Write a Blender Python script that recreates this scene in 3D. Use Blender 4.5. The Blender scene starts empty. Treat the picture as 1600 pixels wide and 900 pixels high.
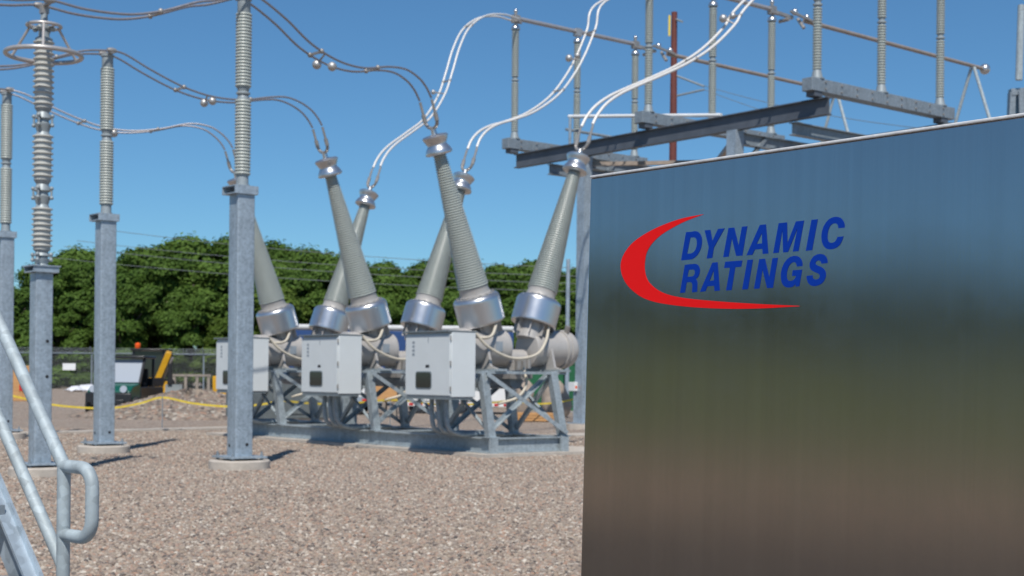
import bpy, math, random
import numpy as np
from mathutils import Vector, Matrix
from mathutils.geometry import tessellate_polygon
random.seed(7); np.random.seed(7)
SC = bpy.context.scene
COL = SC.collection
# ------------------------------------------------------------------ camera
# site frame: x runs along the breaker tanks, y along the row of poles, z up; the camera stands at x=y=0
F, PX, PY, ROLL, H, TH = 2200., 800., 589., 0.010, 1.6, math.radians(39)
cam_d = bpy.data.cameras.new('camera'); cam = bpy.data.objects.new('camera', cam_d); COL.objects.link(cam)
cam.matrix_world = (Matrix.Translation((0, 0, H)) @ Matrix.Rotation(-TH, 4, 'Z') @ Matrix.Rotation(math.pi/2, 4, 'X')
                    @ Matrix.Rotation(ROLL, 4, 'Z'))
cam_d.sensor_width = 36; cam_d.lens = F/1600*36
cam_d.shift_y = (PY-450)/1600
cam_d.clip_start = .05; cam_d.clip_end = 3000
cam_d.dof.use_dof = True; cam_d.dof.focus_distance = 3.1; cam_d.dof.aperture_fstop = 9.5
SC.camera = cam
# ------------------------------------------------------------------ light
SUN_EL = math.radians(54)
w = bpy.data.worlds.new('World'); SC.world = w; w.use_nodes = True
nt = w.node_tree; bg = nt.nodes['Background']
sky = nt.nodes.new('ShaderNodeTexSky'); sky.sky_type = 'NISHITA'; sky.sun_disc = False
sky.sun_elevation = SUN_EL; sky.sun_rotation = math.pi + TH
sky.altitude = 4000; sky.air_density = 1.6; sky.dust_density = 0.0; sky.ozone_density = 10.0
tint = nt.nodes.new('ShaderNodeVectorMath'); tint.operation = 'MULTIPLY'; tint.inputs[1].default_value = (.83, 1.03, 1.0)
nt.links.new(sky.outputs[0], tint.inputs[0]); nt.links.new(tint.outputs[0], bg.inputs[0]); bg.inputs[1].default_value = 0.095
sd = bpy.data.lights.new('sun', 'SUN'); sd.energy = 4.6; sd.angle = math.radians(.53); sd.color = (1, .95, .87)
so = bpy.data.objects.new('sun', sd); COL.objects.link(so)
sdir = Vector((math.sin(TH)*math.cos(SUN_EL), math.cos(TH)*math.cos(SUN_EL), -math.sin(SUN_EL)))
so.rotation_euler = sdir.to_track_quat('-Z', 'Y').to_euler(); so.location = (-20, -25, 40)
SC.view_settings.view_transform = 'Standard'; SC.view_settings.look = 'None'
SC.view_settings.exposure = 0.0; SC.view_settings.gamma = 1
SC.cycles.max_bounces = 6; SC.cycles.transparent_max_bounces = 12

# ------------------------------------------------------------------ sight lines: pixel of the photo -> point of the site
cr, sr = math.cos(ROLL), math.sin(ROLL)
FW = Vector((math.sin(TH), math.cos(TH), 0)); RT = Vector((math.cos(TH), -math.sin(TH), 0)); CAM = Vector((0, 0, H))
def ray(px, py):
    dx, dy = px-PX, PY-py
    u, v = (cr*dx-sr*dy)/F, (sr*dx+cr*dy)/F
    return FW + RT*u + Vector((0, 0, v))
def at(px, py, Y): return CAM + ray(px, py)*Y
def onx(px, py, x): d = ray(px, py); return CAM + d*(x/d.x)
def ony(px, py, y): d = ray(px, py); return CAM + d*(y/d.y)
def gnd(px, py, z=0.): d = ray(px, py); return CAM + d*((z-H)/d.z)
def onplane(px, py, p0, p1):
    n = Vector((p1[1]-p0[1], p0[0]-p1[0], 0)); d = ray(px, py)
    return CAM + d*(n.dot(Vector((p0[0], p0[1], 0))-CAM)/n.dot(d))
def camxy(X, Y, z=0.): return RT*X + FW*Y + Vector((0, 0, z))

# ------------------------------------------------------------------ materials
def newmat(name):
    m = bpy.data.materials.new(name); m.use_nodes = True
    n = m.node_tree.nodes; return m, n, m.node_tree.links, n['Principled BSDF']
def pm(name, col, rough=.5, metal=0., var=.12, scale=6., bump=0., bscale=60., stretch=(1, 1, 1), col2=None, spec=.5, coat=0.):
    m, n, l, b = newmat(name)
    tc = n.new('ShaderNodeTexCoord'); mp = n.new('ShaderNodeMapping'); mp.inputs['Scale'].default_value = stretch
    l.new(tc.outputs['Object'], mp.inputs[0])
    nz = n.new('ShaderNodeTexNoise'); nz.inputs['Scale'].default_value = scale; nz.inputs['Detail'].default_value = 6; nz.inputs['Roughness'].default_value = .65
    l.new(mp.outputs[0], nz.inputs['Vector'])
    rp = n.new('ShaderNodeValToRGB')
    c2 = col2 or tuple(min(1, c*(1+var)) for c in col); c1 = tuple(c*(1-var) for c in col)
    rp.color_ramp.elements[0].position = .3; rp.color_ramp.elements[1].position = .7
    rp.color_ramp.elements[0].color = (*c1, 1); rp.color_ramp.elements[1].color = (*c2, 1)
    l.new(nz.outputs['Fac'], rp.inputs[0]); l.new(rp.outputs[0], b.inputs['Base Color'])
    b.inputs['Roughness'].default_value = rough; b.inputs['Metallic'].default_value = metal
    b.inputs['Specular IOR Level'].default_value = spec
    if coat: b.inputs['Coat Weight'].default_value = coat
    mr = n.new('ShaderNodeMapRange'); mr.inputs[3].default_value = rough*.8; mr.inputs[4].default_value = min(1, rough*1.2)
    l.new(nz.outputs['Fac'], mr.inputs[0]); l.new(mr.outputs[0], b.inputs['Roughness'])
    if bump:
        n2 = n.new('ShaderNodeTexNoise'); n2.inputs['Scale'].default_value = bscale; n2.inputs['Detail'].default_value = 4
        l.new(mp.outputs[0], n2.inputs['Vector'])
        bp = n.new('ShaderNodeBump'); bp.inputs['Strength'].default_value = bump; bp.inputs['Distance'].default_value = .02
        l.new(n2.outputs['Fac'], bp.inputs['Height']); l.new(bp.outputs[0], b.inputs['Normal'])
    return m
def galv(name, col, metal=.35, rough=.45):
    m, n, l, b = newmat(name)
    tc = n.new('ShaderNodeTexCoord')
    vo = n.new('ShaderNodeTexVoronoi'); vo.inputs['Scale'].default_value = 28
    nz = n.new('ShaderNodeTexNoise'); nz.inputs['Scale'].default_value = 3.2; nz.inputs['Detail'].default_value = 7; nz.inputs['Roughness'].default_value = .7
    mp = n.new('ShaderNodeMapping'); mp.inputs['Scale'].default_value = (9, 9, .8)
    st = n.new('ShaderNodeTexNoise'); st.inputs['Scale'].default_value = 2.; st.inputs['Detail'].default_value = 5
    l.new(tc.outputs['Object'], vo.inputs['Vector']); l.new(tc.outputs['Object'], nz.inputs['Vector'])
    l.new(tc.outputs['Object'], mp.inputs[0]); l.new(mp.outputs[0], st.inputs['Vector'])
    a = n.new('ShaderNodeMath'); a.operation = 'MULTIPLY_ADD'; a.inputs[1].default_value = .22
    sp = n.new('ShaderNodeSeparateColor'); l.new(vo.outputs['Color'], sp.inputs[0]); l.new(sp.outputs[0], a.inputs[0])
    s2 = n.new('ShaderNodeMath'); s2.operation = 'MULTIPLY_ADD'; s2.inputs[1].default_value = .55
    l.new(nz.outputs['Fac'], s2.inputs[0]); l.new(a.outputs[0], s2.inputs[2])
    s3 = n.new('ShaderNodeMath'); s3.operation = 'MULTIPLY_ADD'; s3.inputs[1].default_value = .35
    l.new(st.outputs['Fac'], s3.inputs[0]); l.new(s2.outputs[0], s3.inputs[2]); a.inputs[2].default_value = 0
    rp = n.new('ShaderNodeValToRGB')
    rp.color_ramp.elements[0].position = .3; rp.color_ramp.elements[1].position = .82
    rp.color_ramp.elements[0].color = (*[c*.64 for c in col], 1); rp.color_ramp.elements[1].color = (*[min(1, c*1.36) for c in col], 1)
    l.new(s3.outputs[0], rp.inputs[0]); l.new(rp.outputs[0], b.inputs['Base Color'])
    b.inputs['Metallic'].default_value = metal; b.inputs['Roughness'].default_value = rough
    return m
M = {}
M['galv'] = galv('galvanised_steel', (.345, .41, .47))
M['galv_dark'] = galv('weathered_galvanised_steel', (.24, .28, .315), metal=.25)
M['galv_rail'] = galv('galvanised_pipe', (.36, .42, .45), metal=.1, rough=.6)
M['porcelain'] = pm('grey_porcelain', (.37, .40, .375), .36, var=.06, scale=3)
M['porcelain_light'] = pm('pale_porcelain', (.46, .46, .43), .34, var=.08, scale=3)
M['alu'] = pm('spun_aluminium', (.62, .63, .65), .3, .9, var=.03, scale=1.5)
M['edge'] = pm('sunlit_folded_edge', (.72, .72, .72), .5, .2, var=.15, scale=60)  # paler than the door steel, the sun's glint put into the colour
M['alu_dull'] = pm('dull_aluminium', (.48, .47, .46), .42, .6, var=.1)
M['castgrey'] = pm('grey_casting', (.30, .34, .36), .5, .2, var=.12)
M['ring'] = pm('ring_tube', (.50, .47, .45), .38, .45, var=.08)
M['conductor'] = pm('stranded_conductor', (.30, .29, .31), .45, .6, var=.15, scale=30)
M['conductor_new'] = pm('bright_conductor', (.74, .72, .69), .5, .15, var=.08, scale=20)
M['hardware'] = pm('cast_hardware', (.36, .34, .32), .45, .5, var=.15)
M['tank'] = pm('grey_tank_paint', (.44, .42, .40), .42, .15, var=.08, scale=3)
M['cab'] = pm('pale_grey_enamel', (.62, .66, .675), .5, 0, var=.03, scale=2)
M['cab_trim'] = pm('dark_grey_trim', (.16, .19, .21), .5)
M['frame'] = galv('blue_grey_steel', (.33, .38, .41), metal=.2, rough=.5)
M['beam_dark'] = pm('shade_darkened_steel', (.105, .12, .145), .55, .2, var=.18, scale=2)  # dark colour carries the flange shadow on the front girder
M['black'] = pm('black_rubber', (.018, .018, .02), .6)
M['blackpaint'] = pm('black_paint', (.02, .021, .024), .35)
M['hose'] = pm('cream_conduit', (.55, .50, .41), .5, 0, var=.08)
M['conc'] = pm('concrete', (.47, .42, .365), .85, 0, var=.18, scale=5, bump=.3, bscale=40)
M['red'] = pm('red_vinyl', (.79, .008, .008), .5, 0, var=.02, scale=2, spec=.2)
M['blue'] = pm('blue_vinyl', (.001, .036, .33), .5, 0, var=.02, scale=2, spec=.2)
M['white'] = pm('white_paint', (.74, .75, .75), .35, var=.05, scale=2)
M['whitecloth'] = pm('white_sheet', (.66, .67, .71), .8, var=.08)
M['yellow'] = pm('yellow_paint', (.62, .33, .012), .4, var=.1)
M['tape'] = pm('yellow_tape', (.66, .50, .05), .5, var=.2)
M['orange'] = pm('orange_plastic', (.8, .10, .01), .35)
M['greenpaint'] = pm('green_paint', (.006, .085, .06), .3, var=.12)
M['containergreen'] = pm('container_green', (.012, .11, .045), .5, var=.25, scale=2)
M['pale_grey'] = pm('pale_grey_tarpaulin', (.52, .53, .54), .6)
M['bluepaint'] = pm('trailer_blue', (.025, .065, .19), .4, var=.12)
M['redpaint'] = pm('red_reflector', (.50, .02, .02), .4)
M['wood'] = pm('plywood', (.50, .27, .11), .7, var=.2, scale=3, stretch=(1, 1, 8))
M['woodgrey'] = pm('grey_timber', (.26, .225, .19), .8, var=.25, scale=4)
M['rock'] = pm('tan_rock', (.33, .27, .22), .85, var=.25, scale=3, bump=.6, bscale=8)
M['rust'] = pm('rust_red_steel', (.135, .036, .028), .7, var=.2, scale=3)
M['tubebrown'] = pm('weathered_bus_tube', (.34, .285, .245), .5, .3, var=.15)
M['tubegrey'] = pm('bus_tube', (.42, .41, .42), .4, .5, var=.1)
M['mirror_dark'] = pm('mirrored_dark_ground', (.070, .046, .026), .95, var=.35, scale=1.2, bump=.5, bscale=8)  # dark tone of the ground sheet added for the door's reflection
M['mirror_brown'] = pm('mirrored_brown_ground', (.20, .132, .075), .95, var=.25, scale=1.2, bump=.4, bscale=8)  # lighter brown of the second sheet added for that reflection
M['meadow'] = pm('meadow_grass', (.086, .102, .03), .9, var=.3, scale=1., bump=.6, bscale=10)
M['grass'] = pm('rough_grass', (.085, .10, .03), .9, var=.3, scale=1.5, bump=.6, bscale=14)
M['bark'] = pm('bark', (.10, .08, .06), .9, var=.3, scale=4)
M['wire'] = pm('far_wire', (.22, .24, .24), .5, .3)
M['fencewire'] = pm('fence_wire', (.22, .24, .24), .6, .2)
M['grime'] = pm('grey_tool_box', (.13, .15, .155), .6, var=.15)
M['plate'] = pm('print_grey', (.25, .29, .33), .6)
def glassy(name, col, rough=.06, metal=0.):
    m, n, l, b = newmat(name)
    b.inputs['Base Color'].default_value = (*col, 1); b.inputs['Roughness'].default_value = rough; b.inputs['Metallic'].default_value = metal
    nz = n.new('ShaderNodeTexNoise'); nz.inputs['Scale'].default_value = 2
    bp = n.new('ShaderNodeBump'); bp.inputs['Strength'].default_value = .04; l.new(nz.outputs['Fac'], bp.inputs['Height']); l.new(bp.outputs[0], b.inputs['Normal'])
    return m
M['window'] = glassy('dark_window', (.02, .025, .022))
M['windshield'] = glassy('windshield', (.32, .36, .42), .5, .0)
# brushed stainless steel: vertical grain, fine scratches
def brushed():
    m, n, l, b = newmat('brushed_stainless')
    tc = n.new('ShaderNodeTexCoord')
    mp = n.new('ShaderNodeMapping'); mp.inputs['Scale'].default_value = (420, 420, 1.6); l.new(tc.outputs['Object'], mp.inputs[0])
    n1 = n.new('ShaderNodeTexNoise'); n1.inputs['Scale'].default_value = 1.; n1.inputs['Detail'].default_value = 5; n1.inputs['Roughness'].default_value = .75
    l.new(mp.outputs[0], n1.inputs['Vector'])
    mp2 = n.new('ShaderNodeMapping'); mp2.inputs['Scale'].default_value = (34, 34, .35); l.new(tc.outputs['Object'], mp2.inputs[0])
    n2 = n.new('ShaderNodeTexNoise'); n2.inputs['Scale'].default_value = 1.; n2.inputs['Detail'].default_value = 4
    l.new(mp2.outputs[0], n2.inputs['Vector'])
    ad = n.new('ShaderNodeMath'); ad.operation = 'MULTIPLY_ADD'; ad.inputs[1].default_value = .55
    l.new(n1.outputs['Fac'], ad.inputs[0])
    ml = n.new('ShaderNodeMath'); ml.operation = 'MULTIPLY'; ml.inputs[1].default_value = .45; l.new(n2.outputs['Fac'], ml.inputs[0]); l.new(ml.outputs[0], ad.inputs[2])
    rp = n.new('ShaderNodeValToRGB'); rp.color_ramp.elements[0].position = .36; rp.color_ramp.elements[1].position = .64
    rp.color_ramp.elements[0].color = (.445, .43, .42, 1); rp.color_ramp.elements[1].color = (.50, .485, .475, 1)
    l.new(ad.outputs[0], rp.inputs[0])
    # smudges: hand marks and water spots
    n3 = n.new('ShaderNodeTexNoise'); n3.inputs['Scale'].default_value = 5.5; n3.inputs['Detail'].default_value = 8; n3.inputs['Roughness'].default_value = .7
    l.new(tc.outputs['Object'], n3.inputs['Vector'])
    r3 = n.new('ShaderNodeMapRange'); r3.inputs[1].default_value = .35; r3.inputs[2].default_value = .75; r3.inputs[3].default_value = .09; r3.inputs[4].default_value = .15
    l.new(n3.outputs['Fac'], r3.inputs[0])
    l.new(rp.outputs[0], b.inputs['Base Color']); l.new(r3.outputs[0], b.inputs['Roughness'])
    b.inputs['Metallic'].default_value = .965
    bp = n.new('ShaderNodeBump'); bp.inputs['Strength'].default_value = .02; bp.inputs['Distance'].default_value = .004
    l.new(n1.outputs['Fac'], bp.inputs['Height']); l.new(bp.outputs[0], b.inputs['Normal'])
    return m
M['stainless'] = brushed()
STONES = [(0, (.075, .068, .065)), (.12, (.19, .15, .125)), (.36, (.305, .245, .19)), (.55, (.265, .225, .195)), (.68, (.34, .215, .155)), (.8, (.35, .285, .225)), (.93, (.42, .36, .30)), (.985, (.54, .49, .42))]
def stone_ramp(n):
    rp = n.new('ShaderNodeValToRGB'); e = rp.color_ramp.elements; rp.color_ramp.interpolation = 'LINEAR'
    e[0].position, e[0].color = STONES[0][0], (*STONES[0][1], 1); e[1].position, e[1].color = STONES[-1][0], (*STONES[-1][1], 1)
    for p, c in STONES[1:-1]:
        k = e.new(p); k.color = (*c, 1)
    return rp
def gravel_ground(name='gravel', vscale=21, nscale=2.2, lo=.78, hi=1.18):
    m, n, l, b = newmat(name)
    tc = n.new('ShaderNodeTexCoord')
    vo = n.new('ShaderNodeTexVoronoi'); vo.inputs['Scale'].default_value = vscale; vo.inputs['Randomness'].default_value = 1
    l.new(tc.outputs['Object'], vo.inputs['Vector'])
    sp = n.new('ShaderNodeSeparateColor'); l.new(vo.outputs['Color'], sp.inputs[0])
    rp = stone_ramp(n); l.new(sp.outputs[0], rp.inputs[0])
    nz = n.new('ShaderNodeTexNoise'); nz.inputs['Scale'].default_value = nscale; nz.inputs['Detail'].default_value = 8; nz.inputs['Roughness'].default_value = .75
    l.new(tc.outputs['Object'], nz.inputs['Vector'])
    mr = n.new('ShaderNodeMapRange'); mr.inputs[1].default_value = .3; mr.inputs[2].default_value = .7; mr.inputs[3].default_value = lo; mr.inputs[4].default_value = hi
    l.new(nz.outputs['Fac'], mr.inputs[0])
    mx = n.new('ShaderNodeVectorMath'); mx.operation = 'SCALE'; l.new(rp.outputs[0], mx.inputs[0]); l.new(mr.outputs[0], mx.inputs['Scale'])
    l.new(mx.outputs[0], b.inputs['Base Color']); b.inputs['Roughness'].default_value = .9
    bp = n.new('ShaderNodeBump'); bp.inputs['Strength'].default_value = .9; bp.inputs['Distance'].default_value = .03; bp.invert = True
    l.new(vo.outputs['Distance'], bp.inputs['Height']); l.new(bp.outputs[0], b.inputs['Normal'])
    return m
M['gravel'] = gravel_ground(); M['rubble'] = gravel_ground('rubble', 8, 3., .5, 1.02)
def stone_mat():
    m, n, l, b = newmat('gravel_stone')
    oi = n.new('ShaderNodeObjectInfo'); rp = stone_ramp(n); l.new(oi.outputs['Random'], rp.inputs[0])
    l.new(rp.outputs[0], b.inputs['Base Color']); b.inputs['Roughness'].default_value = .8
    return m
M['stone'] = stone_mat()
def leaf_mat(name, a, c):
    m, n, l, b = newmat(name)
    g = n.new('ShaderNodeNewGeometry'); oi = n.new('ShaderNodeObjectInfo')
    mx = n.new('ShaderNodeMath'); mx.operation = 'MULTIPLY_ADD'; mx.inputs[1].default_value = .6
    m2 = n.new('ShaderNodeMath'); m2.operation = 'MULTIPLY'; m2.inputs[1].default_value = .4
    l.new(oi.outputs['Random'], m2.inputs[0]); l.new(g.outputs['Random Per Island'], mx.inputs[0]); l.new(m2.outputs[0], mx.inputs[2])
    rp = n.new('ShaderNodeValToRGB'); rp.color_ramp.elements[0].color = (*a, 1); rp.color_ramp.elements[1].color = (*c, 1)
    l.new(mx.outputs[0], rp.inputs[0]); l.new(rp.outputs[0], b.inputs['Base Color']); b.inputs['Roughness'].default_value = .55
    b.inputs['Specular IOR Level'].default_value = .08
    tr = n.new('ShaderNodeBsdfTranslucent'); l.new(rp.outputs[0], tr.inputs[0])
    ms = n.new('ShaderNodeMixShader'); ms.inputs[0].default_value = .22
    l.new(b.outputs[0], ms.inputs[1]); l.new(tr.outputs[0], ms.inputs[2]); l.new(ms.outputs[0], n['Material Output'].inputs[0])
    return m
M['leaf'] = leaf_mat('leaves', (.044, .088, .016), (.125, .205, .042))
M['leaf2'] = leaf_mat('yellow_green_leaves', (.05, .092, .014), (.13, .19, .038))

M['leaf3'] = leaf_mat('brightened_leaves', (.15, .18, .03), (.26, .29, .06))  # leaf colour brightened so the treeline mirrors paler in the door
# ------------------------------------------------------------------ mesh builder
STUFF = {'bolt', 'bolt_ring', 'hinge', 'nameplate', 'gas_fitting', 'anchor_bolt'}
class MB:
    def __init__(s): s.v = []; s.f = []
    def add(s, vs, fs):
        o = len(s.v); s.v += [tuple(p) for p in vs]; s.f += [tuple(i+o for i in q) for q in fs]; return s
    def box(s, x0, x1, y0, y1, z0, z1):
        return s.add([(x0, y0, z0), (x1, y0, z0), (x1, y1, z0), (x0, y1, z0), (x0, y0, z1), (x1, y0, z1), (x1, y1, z1), (x0, y1, z1)],
                     [(3, 2, 1, 0), (4, 5, 6, 7), (0, 1, 5, 4), (1, 2, 6, 5), (2, 3, 7, 6), (3, 0, 4, 7)])
    def rbox(s, x0, x1, y0, y1, z0, z1, r=.02, k=3):   # box with rounded vertical corners
        pts = []
        for cx, cy, a0 in ((x1-r, y1-r, 0), (x0+r, y1-r, 90), (x0+r, y0+r, 180), (x1-r, y0+r, 270)):
            for i in range(k+1):
                a = math.radians(a0+90*i/k); pts.append((cx+r*math.cos(a), cy+r*math.sin(a)))
        return s.prism([Vector((p[0], p[1], z0)) for p in pts], Vector((0, 0, z1-z0)))
    def prism(s, pts, ext):
        n = len(pts); pts = [Vector(p) for p in pts]; ext = Vector(ext)
        return s.add(pts+[p+ext for p in pts], [tuple(range(n))[::-1], tuple(range(n, 2*n))]+[(i, (i+1) % n, n+(i+1) % n, n+i) for i in range(n)])
    def bar(s, p, q, w, h, up=(0, 0, 1)):
        p, q = Vector(p), Vector(q); d = (q-p).normalized(); up = Vector(up)
        a = d.cross(up)
        if a.length < 1e-4: a = d.cross(Vector((0, 1, 0)))
        a.normalize(); b = a.cross(d); a *= w/2; b *= h/2
        return s.add([p-a-b, p+a-b, p+a+b, p-a+b, q-a-b, q+a-b, q+a+b, q-a+b],
                     [(3, 2, 1, 0), (4, 5, 6, 7), (0, 1, 5, 4), (1, 2, 6, 5), (2, 3, 7, 6), (3, 0, 4, 7)])
    def angle(s, p, q, w, t=.012, up=(0, 0, 1), flip=1):   # L profile
        p, q = Vector(p), Vector(q); d = (q-p).normalized(); a = d.cross(Vector(up)).normalized(); b = a.cross(d)*flip
        pr = [(0, 0), (w, 0), (w, t), (t, t), (t, w), (0, w)]
        return s.prism([p+a*(x-w/2)+b*(y-w/2) for x, y in pr], q-p)
    def ibeam(s, p, q, w, h, tf=.025, tw=.02):
        p, q = Vector(p), Vector(q); d = (q-p).normalized(); a = d.cross(Vector((0, 0, 1))).normalized(); b = a.cross(d)
        pr = [(-w/2, 0), (w/2, 0), (w/2, tf), (tw/2, tf), (tw/2, h-tf), (w/2, h-tf), (w/2, h), (-w/2, h), (-w/2, h-tf), (-tw/2, h-tf), (-tw/2, tf), (-w/2, tf)]
        return s.prism([p+a*x+b*y for x, y in pr], q-p)
    def lathe(s, prof, o=(0, 0, 0), d=(0, 0, 1), seg=20, caps=True):
        o, d = Vector(o), Vector(d).normalized(); a = d.orthogonal().normalized(); b = d.cross(a)
        vs = []
        for r, t in prof:
            for i in range(seg):
                an = 2*math.pi*i/seg; vs.append(o+d*t+a*(r*math.cos(an))+b*(r*math.sin(an)))
        n = len(prof); fs = [(j*seg+i, j*seg+(i+1) % seg, (j+1)*seg+(i+1) % seg, (j+1)*seg+i) for j in range(n-1) for i in range(seg)]
        if caps: fs += [tuple(range(seg))[::-1], tuple(range((n-1)*seg, n*seg))]
        return s.add(vs, fs)
    def cyl(s, p, q, r, seg=12):
        p, q = Vector(p), Vector(q); return s.lathe([(r, 0), (r, (q-p).length)], p, q-p, seg)
    def sphere(s, c, r, seg=12, k=8, sz=1.):
        pr = [(max(1e-4, r*math.sin(math.pi*i/k)), -r*sz*math.cos(math.pi*i/k)) for i in range(k+1)]
        return s.lathe(pr, c, (0, 0, 1), seg, False)
    def tube(s, pts, r, seg=8, closed=False):
        pts = [Vector(p) for p in pts]; n = len(pts); vs = []; fs = []
        T = []
        for i in range(n):
            if closed: t = pts[(i+1) % n]-pts[i-1]
            else: t = pts[min(i+1, n-1)]-pts[max(i-1, 0)]
            T.append(t.normalized())
        a = T[0].orthogonal().normalized()
        for i in range(n):
            a = (a-T[i]*a.dot(T[i])).normalized(); b = T[i].cross(a)
            for k in range(seg):
                an = 2*math.pi*k/seg; vs.append(pts[i]+a*(r*math.cos(an))+b*(r*math.sin(an)))
        for i in range(n if closed else n-1):
            j = (i+1) % n
            for k in range(seg): fs.append((i*seg+k, i*seg+(k+1) % seg, j*seg+(k+1) % seg, j*seg+k))
        if not closed: fs += [tuple(range(seg))[::-1], tuple(range((n-1)*seg, n*seg))]
        return s.add(vs, fs)
    def torus(s, c, R, r, seg=36, k=10, d=(0, 0, 1)):
        c, d = Vector(c), Vector(d).normalized(); a = d.orthogonal().normalized(); b = d.cross(a)
        return s.tube([c+a*R*math.cos(2*math.pi*i/seg)+b*R*math.sin(2*math.pi*i/seg) for i in range(seg)], r, k, True)
    def build(s, name, mat, parent=None, smooth=35, world=False, bevel=0):
        me = bpy.data.meshes.new(name)
        off = parent.location if (parent is not None and world) else Vector((0, 0, 0))
        p0 = parent
        while world and p0 is not None and p0.parent is not None: p0 = p0.parent
        if world and parent is not None: off = p0.location
        me.from_pydata([tuple(Vector(p)-off) for p in s.v], [], s.f); me.validate()
        me.materials.append(M[mat] if isinstance(mat, str) else mat)
        import bmesh
        bm = bmesh.new(); bm.from_mesh(me); bmesh.ops.recalc_face_normals(bm, faces=bm.faces); bm.to_mesh(me); bm.free()
        if smooth:
            me.polygons.foreach_set('use_smooth', [True]*len(me.polygons)); me.set_sharp_from_angle(angle=math.radians(smooth))
        o = bpy.data.objects.new(name, me); COL.objects.link(o)
        if parent is not None: o.parent = parent
        if name in STUFF: o['kind'] = 'stuff'
        if bevel:
            b = o.modifiers.new('bevel', 'BEVEL'); b.width = bevel; b.segments = 2; b.limit_method = 'ANGLE'
        return o
def spline(pts, k=6):
    P = [Vector(p) for p in pts]; P = [P[0]*2-P[1]]+P+[P[-1]*2-P[-2]]; out = []
    for i in range(1, len(P)-2):
        for j in range(k):
            t = j/k; a, b, c, d = P[i-1:i+3]
            out.append(.5*((2*b)+(c-a)*t+(2*a-5*b+4*c-d)*t*t+(3*b-a-3*c+d)*t**3))
    return out+[P[-2]]
def tag(o, label, cat, group=None):
    o['label'] = label; o['category'] = cat
    if group: o['group'] = group
    return o
def thing(name, label, cat, loc=(0, 0, 0), group=None, rz=0):
    o = bpy.data.objects.new(name, None); o.empty_display_size = .2; COL.objects.link(o)
    o.location = loc; o.rotation_euler = (0, 0, rz); return tag(o, label, cat, group)
def struct(o, k='structure'): o['kind'] = k; return o
def kids(o): return list(o.children)
def copy_tree(o, parent=None):
    ch = kids(o); c = o.copy(); COL.objects.link(c)
    if parent is not None: c.parent = parent
    for q in ch: copy_tree(q, c)
    return c
def copy_thing(root, loc, label, rz=None):
    c = copy_tree(root); c.location = loc; c['label'] = label
    if rz is not None: c.rotation_euler = (0, 0, rz)
    return c
def sheds(n, r0, r1, z0, z1, thick=.45, r0b=None, r1b=None):   # ribbed porcelain profile (r, z), tapering when r0b is given
    pr = []; p = (z1-z0)/n
    for i in range(n):
        t = i/max(1, n-1); a = r0+(r0b-r0)*t if r0b else r0; b = r1+(r1b-r1)*t if r1b else r1
        z = z0+p*i
        pr += [(a, z), (a, z+p*(1-thick)), (b, z+p*(1-thick*.75)), (b*.985, z+p*(1-thick*.35))]
    pr.append((pr[-4][0], z1)); return pr

# ------------------------------------------------------------------ ground
def gz(p):
    Y = p[0]*FW.x+p[1]*FW.y
    t = min(1, max(0, (Y-48)/50)); return .42*t*t*(3-2*t)
g = MB(); xs = [-1500, -700, -300, -150, -100]+[-60+6*i for i in range(41)]+[220, 320, 700, 1500]
n = len(xs); vs = [(x, y, gz((x, y))) for y in xs for x in xs]
g.add(vs, [(j*n+i, j*n+i+1, (j+1)*n+i+1, (j+1)*n+i) for j in range(n-1) for i in range(n-1)])
struct(g.build('gravel_ground', 'gravel', smooth=60))
# rough grass left of the camera, brown sheets added to tone the door reflection
def sheet(name, mat, pts, z): return struct(MB().add([(p[0], p[1], z) for p in pts], [tuple(range(len(pts)))]).build(name, mat, smooth=0))
sheet('mirrored_dark_ground', 'mirror_dark', [camxy(-5.2, -40), camxy(-5.2, 6.5), camxy(-60, 18), camxy(-60, -40)], .004)
sheet('mirrored_brown_ground', 'mirror_brown', [camxy(-17, -3), camxy(-18, 8), camxy(-100, 24), camxy(-100, -22)], .008)
sheet('grass', 'grass', [camxy(-52, -90), camxy(-56, -12), camxy(-95, 22), camxy(-160, 38), camxy(-160, -90)], .012)
bk_ = MB(); rows = [(-84, -.05), (-90, .8), (-98, 3.0), (-106, 5.8), (-114, 7.9), (-122, 8.8), (-135, 9.0), (-200, 9.0)]; ys_ = [-100+6*i for i in range(23)]; rgb_ = np.random.RandomState(9)
def hillz(x_, y_): return float(np.interp(-x_, [-q[0] for q in rows], [q[1] for q in rows]))*max(0, min(1, (34-y_)/16))
bk_.add([camxy(x_, y_, hillz(x_, y_)+(rgb_.uniform(-.2, .2) if i_ > 1 else 0)) for i_, (x_, z_) in enumerate(rows) for y_ in ys_], [(i*23+j, i*23+j+1, (i+1)*23+j+1, (i+1)*23+j) for i in range(len(rows)-1) for j in range(22)])
struct(bk_.build('added_grass_hill', 'meadow', smooth=80))  # unseen hill added as a sunlit green band in the door's reflection
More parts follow.
